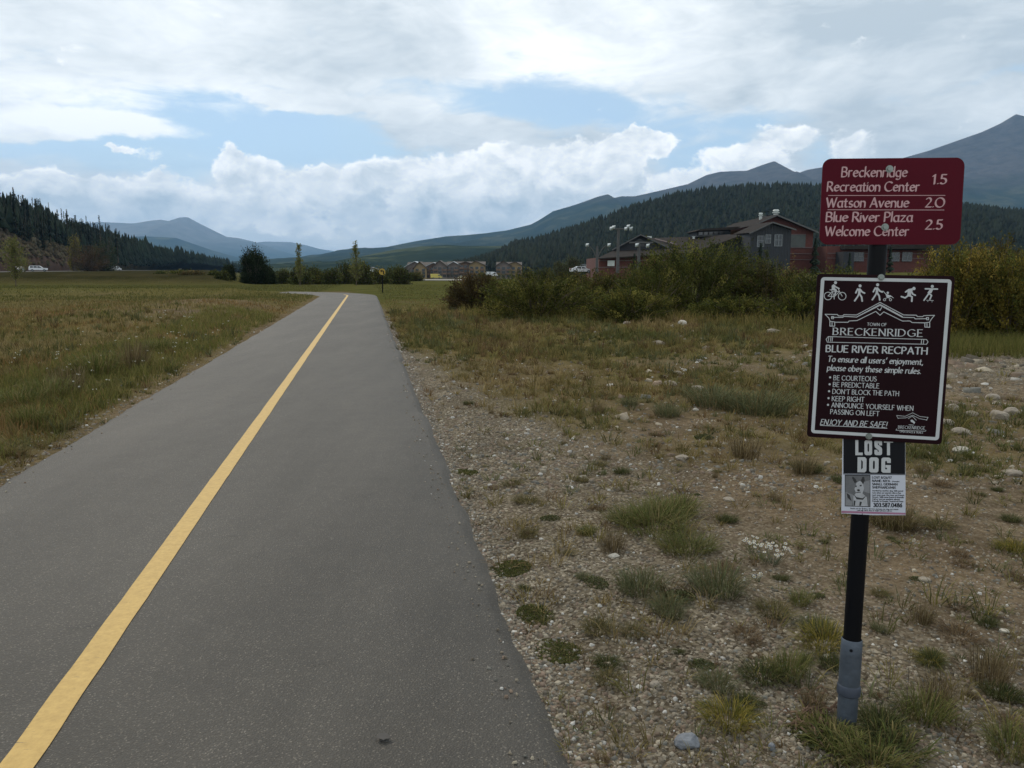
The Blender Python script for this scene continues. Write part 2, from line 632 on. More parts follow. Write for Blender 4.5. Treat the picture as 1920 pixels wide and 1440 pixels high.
bankc = gramp(nt, gnoise(nt, tcn, .12, 10, .75), [(.35, (.018, .019, .008)), (.5, (.034, .031, .014)), (.68, (.058, .048, .024))])
gcol = gmix(nt, bank_a.outputs['Fac'], gcol, bankc)
gm = gn(nt, 'ShaderNodeMath', operation='MULTIPLY', use_clamp=True)
nt.links.new(sp.outputs[0], gm.inputs[0]); gm.inputs[1].default_value = 1.1
c = gmix(nt, gm.outputs[0], c, gcol)
nt.links.new(c, bs.inputs['Base Color'])
bs.inputs['Roughness'].default_value = 1
bs.inputs['Specular IOR Level'].default_value = 0
bp = gn(nt, 'ShaderNodeBump')
bp.inputs['Strength'].default_value = .6
bp.inputs['Distance'].default_value = .015
nt.links.new(gnoise(nt, tcn, 45, 8, .7), bp.inputs['Height'])
nt.links.new(bp.outputs[0], bs.inputs['Normal'])
tag(mesh_obj('ground', gme, m), kind='structure')

# ------------------------------------------------------------------ the asphalt path and its yellow line
cl = [(path_x(y), y) for y in np.linspace(-4, 51.5, 57)]
hx, hy = cl[-1]
ang = math.atan2(1, -0.183)
turn = R(76)
rad = 11.0
n_arc = 18
cx, cy = hx + rad * math.cos(ang + math.pi / 2), hy + rad * math.sin(ang + math.pi / 2)
for k in range(1, n_arc + 1):
    a = ang - math.pi / 2 + turn * k / n_arc
    cl.append((cx + rad * math.cos(a), cy + rad * math.sin(a)))
dirx, diry = math.cos(ang + turn), math.sin(ang + turn)
for k in range(1, 22): cl.append((cl[-1][0] + dirx * 1.5, cl[-1][1] + diry * 1.5))
# resample finely near the camera
P = np.array(cl)
seg = np.r_[0, np.cumsum(np.hypot(*np.diff(P, axis=0).T))]
sN = np.r_[np.arange(0, 16, .12), np.arange(16, seg[-1], .5)]
Px = np.interp(sN, seg, P[:, 0]); Py = np.interp(sN, seg, P[:, 1])
T = np.gradient(np.stack([Px, Py], -1), axis=0)
T /= np.linalg.norm(T, axis=1)[:, None]
Nr = np.stack([T[:, 1], -T[:, 0]], -1)          # to the right


def ribbon(offs, z, jl=0.0, jr=0.0, seed=0):
    """cross-section offsets (right positive) swept along the centre line"""
    rows = []
    for j, (o, dz_) in enumerate(offs):
        e = 0
        if j <= 1 and jl: e = (nfbm(sN * 3.1, sN * 0 + 1.3, seed, 4) - .5) * jl
        if j >= len(offs) - 2 and jr: e = (nfbm(sN * 3.1, sN * 0 + 7.7, seed + 9, 4) - .5) * jr
        rows.append(np.stack([Px + Nr[:, 0] * (o + e), Py + Nr[:, 1] * (o + e), np.full(len(sN), z + dz_)], -1))
    v = np.stack(rows, 1)
    n, k = v.shape[:2]
    i = (np.arange(n - 1)[:, None] * k + np.arange(k - 1)[None, :]).ravel()
    return v.reshape(-1, 3), np.stack([i, i + 1, i + 1 + k, i + k], -1)


SL, SR = -1.72, 1.85
bx_l, bx_r = bs, bs
v, f = ribbon([(SL - .10, -.10), (SL, -.02), (SL + .05, 0), (-1, .004), (0, .012), (1, .004), (SR - .05, 0), (SR, -.02), (SR + .10, -.10)], 0.03, .10, .10, 4)
# z follows the ground's large shape
v[:, 2] += -0.0092 * np.clip(v[:, 1] - 68, 0, 400)
pme = raw_mesh('path', v, f, None, True)
m, nt, bs = new_mat('asphalt')
tcn = gn(nt, 'ShaderNodeTexCoord').outputs['Object']
mpa = gn(nt, 'ShaderNodeMapping'); nt.links.new(tcn, mpa.inputs[0]); mpa.inputs['Rotation'].default_value = (0, 0, R(-10.4)); mpa.inputs['Scale'].default_value = (1.5, .35, 1)
big = gnoise(nt, mpa.outputs[0], .8, 6, .6)
mid = gnoise(nt, tcn, 5, 5, .6)
vor = gn(nt, 'ShaderNodeTexVoronoi')
nt.links.new(tcn, vor.inputs['Vector']); vor.inputs['Scale'].default_value = 190
spk = gramp(nt, vor.outputs['Color'], [(.08, (.045, .044, .043)), (.42, (.046, .043, .038)), (.78, (.070, .065, .058)), (.93, (.30, .28, .255))])
fine = gramp(nt, gnoise(nt, tcn, 260, 3, .7), [(.3, (.036, .0335, .030)), (.7, (.086, .080, .071))])
c = gmix(nt, .5, spk, fine)
tone = gramp(nt, big, [(.3, (.60, .56, .485)), (.7, (1.06, 1.00, .895))])
tone2 = gramp(nt, mid, [(.3, (.9, .9, .9)), (.7, (1.08, 1.08, 1.07))])
for t_ in (tone, tone2):
    mm = gn(nt, 'ShaderNodeMix', data_type='RGBA', blend_type='MULTIPLY')
    mm.inputs[0].default_value = 1
    nt.links.new(c, mm.inputs[6]); nt.links.new(t_, mm.inputs[7])
    c = mm.outputs[2]
nt.links.new(c, bs.inputs['Base Color'])
bs.inputs['Roughness'].default_value = .72
bs.inputs['Specular IOR Level'].default_value = .42
bp = gn(nt, 'ShaderNodeBump'); bp.inputs['Strength'].default_value = .7; bp.inputs['Distance'].default_value = .004
vd = gn(nt, 'ShaderNodeTexVoronoi'); nt.links.new(tcn, vd.inputs['Vector']); vd.inputs['Scale'].default_value = 110
nt.links.new(vd.outputs['Distance'], bp.inputs['Height'])
nt.links.new(bp.outputs[0], bs.inputs['Normal'])
tag(mesh_obj('path', pme, m), kind='structure')

sel = sN < (55.5 + 4)
v, f = ribbon([(-.062, .0118), (.062, .0118)], 0.034, .012, .012, 8)
v[:, 2] += -0.0092 * np.clip(v[:, 1] - 68, 0, 400)
keep = int(sel.sum()) - 1
f = f[:keep]
m, nt, bs = new_mat('line_paint')
tcn = gn(nt, 'ShaderNodeTexCoord').outputs['Object']
mp = gn(nt, 'ShaderNodeMapping'); nt.links.new(tcn, mp.inputs[0]); mp.inputs['Scale'].default_value = (3, 22, 1)
mp.inputs['Rotation'].default_value = (0, 0, R(-12))
wear = gramp(nt, gnoise(nt, mp.outputs[0], 3.0, 8, .75), [(.33, (1, 1, 1)), (.37, (0, 0, 0))])
paint = gramp(nt, gnoise(nt, tcn, 30, 6, .7), [(.3, (.40, .255, .070)), (.7, (.54, .355, .105))])
c = gmix(nt, wear, paint, (.11, .09, .06))
nt.links.new(c, bs.inputs['Base Color'])
bs.inputs['Roughness'].default_value = .7
nt.links.new(bp.inputs['Height'].links[0].from_socket, bp.inputs['Height']) if False else None
bp2 = gn(nt, 'ShaderNodeBump'); bp2.inputs['Strength'].default_value = .4; bp2.inputs['Distance'].default_value = .003
nt.links.new(gnoise(nt, tcn, 160, 3, .6), bp2.inputs['Height']); nt.links.new(bp2.outputs[0], bs.inputs['Normal'])
tag(mesh_obj('path_line', raw_mesh('path_line', v, f, None, True), m), kind='structure')


# ------------------------------------------------------------------ hills and mountains
def land_mat(name, stops, scale=.004, bump=0.0, alt=None, tree=None, bscale=.03):
    """stops: colour ramp on noise; alt=(z0,z1,stops2): above z the second ramp; """
    m, nt, bs = new_mat(name)
    tcn = gn(nt, 'ShaderNodeTexCoord').outputs['Object']
    n1 = gnoise(nt, tcn, scale, 10, .65)
    c = gramp(nt, n1, stops)
    if alt:
        s = gn(nt, 'ShaderNodeSeparateXYZ'); nt.links.new(tcn, s.inputs[0])
        add = gn(nt, 'ShaderNodeMath', operation='MULTIPLY_ADD')
        nt.links.new(gnoise(nt, tcn, scale * 1.6, 8, .6), add.inputs[0])
        add.inputs[1].default_value = alt[3]
        nt.links.new(s.outputs[2], add.inputs[2])
        mr = gn(nt, 'ShaderNodeMapRange'); nt.links.new(add.outputs[0], mr.inputs['Value'])
        mr.inputs['From Min'].default_value = alt[0]; mr.inputs['From Max'].default_value = alt[1]
        c2 = gramp(nt, gnoise(nt, tcn, scale * 3, 8, .7), alt[2])
        c = gmix(nt, mr.outputs[0], c, c2)
    nt.links.new(c, bs.inputs['Base Color'])
    bs.inputs['Roughness'].default_value = 1
    bs.inputs['Specular IOR Level'].default_value = 0
    if bump:
        bp = gn(nt, 'ShaderNodeBump'); bp.inputs['Strength'].default_value = 1; bp.inputs['Distance'].default_value = bump
        nt.links.new(gnoise(nt, tcn, bscale, 6, .65), bp.inputs['Height']); nt.links.new(bp.outputs[0], bs.inputs['Normal'])
    return m


RIDGES = {}


def ridge(name, prof, D, front, back, material, amp, nscale, seed, z0=-6, cols=420, rows=70, power=1.25, detail=5):
    """a real range: crest through the profile (pixel x, pixel y) at depth D, long front slope and back slope"""
    prof = np.array(prof, float)
    px = np.linspace(prof[0, 0], prof[-1, 0], cols)
    py = np.interp(px, prof[:, 0], prof[:, 1])
    X = (px - 960) / FPX * D * (1 / CT) * (CT)        # depth measured along the ground
    crest = np.array([at(a, b, D) for a, b in zip(px, py)])
    X = crest[:, 0]; Zc = crest[:, 2]
    t = np.r_[np.linspace(-1, 0, int(rows * .72)), np.linspace(0, 1, rows - int(rows * .72) + 1)[1:]]
    V_ = []
    for q in t:
        y = D + q * (front if q < 0 else back)
        fall = (1 - abs(q)) ** power
        spur = (nfbm(X * nscale + q * front * nscale * .5, np.full_like(X, y * nscale), seed, detail, .55) - .5) * 2
        ridged = (1 - np.abs(nfbm(X * nscale * 1.7 + 5, np.full_like(X, y * nscale * .6), seed + 20, 4, .5) * 2 - 1)) - .6
        w = min(1, abs(q) * 5) * (1 - abs(q)) ** .5
        zz = z0 + (Zc - z0) * fall + (spur + ridged * 1.1) * amp * w
        xx = X * (1 + 0 * q)
        V_.append(np.stack([xx, np.full_like(X, y), np.maximum(zz, z0 - 1)], -1))
    V_ = np.array(V_)
    n, k = V_.shape[:2]
    i = (np.arange(n - 1)[:, None] * k + np.arange(k - 1)[None, :]).ravel()
    RIDGES[name] = (X, np.array([D + q * (front if q < 0 else back) for q in t]), V_[:, :, 2])
    o = mesh_obj(name, raw_mesh(name, V_.reshape(-1, 3), np.stack([i, i + 1, i + 1 + k, i + k], -1), None, True), material)
    return tag(o, kind='structure')


def rz(name, x, y):
    X, Y, Z = RIDGES[name]
    fi = np.interp(x, X, np.arange(len(X))); fj = np.interp(y, Y, np.arange(len(Y)))
    i0 = np.clip(fi.astype(int), 0, len(X) - 2); j0 = np.clip(fj.astype(int), 0, len(Y) - 2)
    a, b = fi - i0, fj - j0
    return (Z[j0, i0] * (1 - a) + Z[j0, i0 + 1] * a) * (1 - b) + (Z[j0 + 1, i0] * (1 - a) + Z[j0 + 1, i0 + 1] * a) * b


FOREST = [(.35, (.008, .013, .007)), (.5, (.015, .022, .011)), (.7, (.032, .040, .018))]
m_far = land_mat('far_range', [(.35, (.018, .030, .022)), (.6, (.05, .06, .038))], .0010, 40, (480, 850, [(.3, (.11, .105, .10)), (.7, (.22, .205, .19))], 420), bscale=.0025)
m_mid = land_mat('wooded_range', [(.35, (.012, .020, .012)), (.52, (.024, .034, .019)), (.66, (.075, .082, .038))], .004, 12, bscale=.012)
m_ski = land_mat('ski_range', [(.35, (.010, .018, .012)), (.52, (.022, .031, .018)), (.68, (.075, .078, .045))], .0032, 18,
                 (620, 830, [(.3, (.040, .037, .036)), (.7, (.105, .096, .092))], 260), bscale=.008)
m_hill = land_mat('wooded_hill', FOREST, .012, 4, bscale=.05)

ridge('mountain_range', [(-500, 440), (0, 432), (150, 421), (185, 416), (250, 419), (280, 414), (300, 412), (320, 415), (335, 408), (352, 407), (370, 417), (400, 432),
      (425, 444), (445, 446), (475, 453), (520, 468), (580, 486), (640, 500), (720, 508)], 15500, 5200, 3000, m_far, 90, .0007, 3, rows=90)
ridge('mountain_range', [(380, 470), (440, 460), (475, 455), (500, 453), (545, 454), (575, 460), (600, 467), (645, 473), (700, 480), (800, 490)], 18500, 2500, 2500, m_far, 60, .0007, 13)
ridge('hill', [(-400, 455), (60, 450), (180, 443), (230, 445), (270, 443), (330, 446), (400, 470), (470, 490), (520, 502)], 9800, 3000, 2000, m_mid, 45, .0013, 23)
ridge('hill', [(300, 508), (380, 500), (430, 491), (500, 487), (560, 482), (640, 479), (700, 477), (800, 470), (1000, 470)], 4600, 1500, 1000, m_mid, 18, .003, 33)
ridge('mountain_range', [(600, 492), (650, 480), (700, 468), (780, 452), (837, 443), (870, 441), (912, 437), (950, 432), (995, 421), (1012, 412), (1037, 396), (1075, 385),
      (1090, 380), (1120, 369), (1140, 364), (1152, 371), (1165, 368), (1190, 368), (1235, 358), (1290, 345), (1325, 328), (1350, 322), (1400, 320),
      (1430, 309), (1452, 302), (1470, 312), (1492, 326), (1515, 318), (1540, 314), (1600, 306), (1650, 300), (1690, 297), (1740, 283),
      (1800, 262), (1840, 248), (1875, 232), (1905, 214), (1925, 219), (2000, 250), (2150, 262), (2500, 330)], 6800, 3600, 1800, m_ski, 70, .0013, 43, rows=110, cols=640)
ridge('hill', [(560, 500), (640, 490), (690, 478), (740, 468), (790, 462), (837, 459), (875, 461), (950, 461), (1100, 470), (1300, 480)], 2500, 1000, 700, m_mid, 16, .005, 53)
ridge('hill', [(860, 504), (900, 494), (935, 480), (962, 462), (1000, 456), (1025, 450), (1075, 433), (1150, 408), (1180, 395), (1240, 378), (1290, 366), (1340, 359),
      (1400, 355), (1470, 353), (1530, 355), (1600, 362), (1700, 376), (1800, 392), (1920, 404), (2100, 415), (2400, 440)], 1150, 620, 500, m_hill, 5, .008, 63, rows=60)

# the wooded hill left of the highway: crest line and foot line given in the world
m_red = land_mat('cut_slope', [(.3, (.085, .05, .036)), (.5, (.13, .082, .06)), (.7, (.17, .125, .095))], .12, .6, bscale=.4)
crest = [(-700, 250, 330), (-300, 330, 370), (0, 392, 420), (100, 425, 470), (150, 441, 500), (200, 458, 560), (300, 484, 720), (400, 499, 950), (470, 507, 1300)]
cpt = np.array([at(a, b, d) for a, b, d in crest])
cy_ = np.linspace(cpt[0, 1], cpt[-1, 1], 160)
cxx = np.interp(cy_, cpt[:, 1], cpt[:, 0]); czz = np.interp(cy_, cpt[:, 1], cpt[:, 2])
fyy = np.linspace(120, 1250, 160)
fxx = ROAD_A + ROAD_B * fyy - 11
rows = []
for q in np.linspace(0, 1.6, 60):
    qq = min(q, 1)
    x = fxx * (1 - qq) + cxx * qq - max(0, q - 1) * 200
    y = fyy * (1 - qq) + cy_ * qq + max(0, q - 1) * 60
    prof_ = qq ** .62
    z = (ROAD_Z - .2) * (1 - prof_) + czz * prof_ - max(0, q - 1) * 30
    z = z + (nfbm(x * .03, y * .03, 91, 4) - .5) * 6 * min(1, q * 4)
    rows.append(np.stack([x, y, z], -1))
HL = np.array(rows)
n, k = HL.shape[:2]
i = (np.arange(n - 1)[:, None] * k + np.arange(k - 1)[None, :]).ravel()
hv = HL.reshape(-1, 3)
qv = np.repeat(np.linspace(0, 1.6, 60), k)
# bare red soil low on the slope (near part of the cut), scrub and forest floor above
bare = (1 - sstep(.16, .34, qv + (nfbm(hv[:, 0] * .05, hv[:, 1] * .05, 95, 4) - .5) * .5)) * (1 - sstep(400, 520, hv[:, 1]))
cc = np.array([.056, .032, .022]) * (.7 + .7 * nfbm(hv[:, 0] * .3, hv[:, 1] * .3, 97, 4))[:, None] * bare[:, None] + \
    np.array([.040, .036, .018]) * (.7 + .6 * nfbm(hv[:, 0] * .2, hv[:, 1] * .2, 99, 3))[:, None] * (1 - bare)[:, None]
tag(mesh_obj('hillside', raw_mesh('hillside', hv, np.stack([i, i + 1, i + 1 + k, i + k], -1), cc, True), mat('hillside_soil', (0, 0, 0), .95, .25, .5, attr=True, spec=.1)), kind='structure')

# highway
m_road = mat('highway_asphalt', (.10, .10, .098), .85, .1, .5)
yy = np.linspace(120, 1200, 60)
v = np.concatenate([np.stack([ROAD_A + ROAD_B * yy + o, yy, np.full_like(yy, ROAD_Z + z_)], -1) for o, z_ in ((-6.5, .03), (6.5, .03))])
i = np.arange(59)
tag(mesh_obj('highway', raw_mesh('highway', v, np.stack([i, i + 60, i + 61, i + 1], -1)), m_road), kind='structure')
m_lot = mat('lot_gravel', (.22, .20, .175), .95, .12, .3)
pts = [at(785, 533, 225), at(862, 535, 215), at(900, 526, 330), at(795, 526, 330)]
mb = MB(); mb.poly([(p[0], p[1], gz(p[0], p[1]) + .12) for p in pts])
tag(mb.build('parking_lot', m_lot), kind='structure')


# ------------------------------------------------------------------ vegetation builders
def jitter_col(base, n, amt=.25, hue=.08):
    base = np.array(base)
    k = 1 + (RNG.random((n, 1)) - .5) * 2 * amt
    h = 1 + (RNG.random((n, 3)) - .5) * 2 * hue
    return base * k * h


def leaves(cent, size, aspect, cols, up=None, tilt=1.0):
    """diamond leaves: cent Nx3, size N; returns verts, faces, colours"""
    n = len(cent)
    d = RNG.normal(size=(n, 3))
    if up is not None: d = d * tilt + up
    d /= np.linalg.norm(d, axis=1)[:, None]
    e = RNG.normal(size=(n, 3))
    s = np.cross(d, e); s /= np.linalg.norm(s, axis=1)[:, None] + 1e-9
    size = np.asarray(size).reshape(-1, 1)
    a = cent - d * size * .5; b = cent + d * size * .5
    w = s * size * aspect * .5
    v = np.stack([a, cent - w, b, cent + w], 1).reshape(-1, 3)
    f = np.arange(n * 4).reshape(-1, 4)
    return v, f, np.repeat(cols, 4, 0)


def shrub(name, h, wx, wy, shoots, per, leaf, palette, label, loc, seed, cat='bush', group=None, aspect=.38, low=.18, branch_col=None, ragged=.10):
    global RNG
    RNG = np.random.default_rng(seed)
    root = empty(name, loc, 0, label, cat, group)
    # clumps make the outline uneven
    K = 9
    ca = RNG.random(K) * 2 * math.pi
    cr = np.sqrt(RNG.random(K)) * .62
    cc = np.stack([np.cos(ca) * cr * wx, np.sin(ca) * cr * wy, (.50 + .20 * RNG.random(K)) * h], -1)
    cs = (.30 + .18 * RNG.random(K))
    ck = RNG.integers(0, K, shoots)
    u = RNG.normal(size=(shoots, 3)); u[:, 2] = np.abs(u[:, 2]) * .9 - .25
    u /= np.linalg.norm(u, axis=1)[:, None]
    rr = .75 + .25 * RNG.random(shoots)
    tip = cc[ck] + u * (cs[ck] * rr)[:, None] * np.array([wx, wy, h * .92])
    # most shoots end on one rounded, slightly lumpy dome
    dm = RNG.random(shoots) < .72
    w_ = RNG.normal(size=(shoots, 3)); w_[:, 2] = np.where(RNG.random(shoots) < .72, np.abs(w_[:, 2]), -np.abs(w_[:, 2]) * .6)
    w_ /= np.linalg.norm(w_, axis=1)[:, None]
    lump = 1 + .34 * (nfbm(w_[:, 0] * 2.2 + seed, w_[:, 1] * 2.2 + w_[:, 2] * 1.7, seed, 3) - .5)
    dome = np.array([0, 0, .36 * h]) + w_ * np.array([wx, wy, .62 * h]) * ((.70 + .30 * RNG.random(shoots) ** .6) * lump)[:, None]
    tip = np.where(dm[:, None], dome, tip)
    tip[:, 2] += (RNG.random(shoots) ** 5) * ragged * h
    tip[:, 2] = np.clip(tip[:, 2], h * .03, None)
    base = np.stack([tip[:, 0] * .22, tip[:, 1] * .22, np.full(shoots, 0.)], -1) + RNG.normal(size=(shoots, 3)) * [.12, .12, 0]
    tip[:, 2] *= h * .94 / np.quantile(tip[:, 2], .95)
    tip[:, 0] *= wx / np.quantile(np.abs(tip[:, 0]), .95)
    lowm = RNG.random(shoots) < low          # skirts reaching down to the ground
    tip[lowm, 2] = h * (.05 + .3 * RNG.random(lowm.sum()))
    tip[lowm, 0] *= 1.05
    mid = base * .45 + tip * .55; mid[:, 2] = base[:, 2] * .3 + tip[:, 2] * .7
    t = .40 + .60 * RNG.random((shoots, per)) ** .8
    t = t[..., None]
    c = (1 - t) ** 2 * base[:, None] + 2 * t * (1 - t) * mid[:, None] + t * t * tip[:, None]
    c = c + RNG.normal(size=c.shape) * leaf * .8
    c = c.reshape(-1, 3)
    pal = np.array(palette) * 1.05
    sc = pal[RNG.integers(0, len(pal), shoots)] * (.55 + 1.0 * RNG.random((shoots, 1)) ** 1.5) * (.75 + .5 * RNG.random(K))[ck][:, None]
    cols = np.repeat(sc, per, 0) * (1 + (RNG.random((len(c), 1)) - .5) * .5)
    updir = np.repeat((tip - base) / (np.linalg.norm(tip - base, axis=1)[:, None] + 1e-6), per, 0)
    v, f, k = leaves(c, leaf * (.7 + .6 * RNG.random(len(c))), aspect, cols, updir, .55)
    mesh_obj('crown', raw_mesh('crown', v, f, k), M_LEAF, root)
    sb = MB()
    for q in range(0, shoots, max(1, shoots // 70)):
        sb.tube([base[q], mid[q], tip[q]], [leaf * .28, leaf * .2, leaf * .06], 3, False)
    sb.build('stems', M_BARK, root)
    return root


def pine_mesh(h, w, n, seed, col, leafs=1.0, bare=.12):
    g = np.random.default_rng(seed)
    t = bare + (1 - bare) * (g.random(n) ** .8)
    rad = w * (1 - t) ** .8 * (.65 + .35 * np.sin(t * 31 + g.random() * 6)) + .04 * w
    a = g.random(n) * 2 * math.pi
    r_in = rad * g.random(n) * .5
    L = np.maximum(rad - r_in, .25) * (.8 + .4 * g.random(n))
    z = t * h
    ca, sa = np.cos(a), np.sin(a)
    p0 = np.stack([ca * r_in, sa * r_in, z], -1)
    p1 = np.stack([ca * (r_in + L), sa * (r_in + L), z - L * (.25 + .3 * g.random(n))], -1)
    wd = (.22 + .2 * g.random(n)) * L * leafs
    s = np.stack([-sa, ca, np.zeros(n)], -1) * wd[:, None]
    mid = (p0 + p1) / 2 - np.array([0, 0, 1]) * (L * .05)[:, None]
    v = np.stack([p0, mid - s + [0, 0, -.1], p1, mid + s + [0, 0, .05]], 1).reshape(-1, 3)
    f = np.arange(n * 4).reshape(-1, 4)
    c = np.array(col) * (.6 + .8 * g.random((n, 1)))
    top = np.array([[0.05, 0, h * 1.02], [-.05, .05, h * .9], [0, -.1, h * .88], [.08, .08, h * .9]])
    v = np.concatenate([v, top]); f = np.concatenate([f, [[len(v) - 4, len(v) - 3, len(v) - 2, len(v) - 1]]])
    c = np.concatenate([c, [np.array(col)]])
    return raw_mesh('crown', v, f, np.repeat(c, 4, 0))


def make_pine(name, h, w, n, seed, col, leafs=1.0, bare=.12):
    root = empty(name, (0, 0, 0))
    mesh_obj('crown', pine_mesh(h, w, n, seed, col, leafs, bare), M_NEEDLE, root)
    MB().tube([(0, 0, -.6), (0, 0, h * .5), (0, 0, h * .97)], [h * .014, h * .009, h * .002], 5).build('trunk', M_BARK, root)
    return root


# ------------------------------------------------------------------ lettering: broad-nib glyph strokes
def arc(cx, cy, rx, ry, a0, a1, n=None):
    n = n or max(4, int(abs(a1 - a0) / 24))
    return [(cx + rx * math.cos(R(a0 + (a1 - a0) * k / n)), cy + ry * math.sin(R(a0 + (a1 - a0) * k / n))) for k in range(n + 1)]


def dot(x, y): return [(x, y), (x + .005, y)]


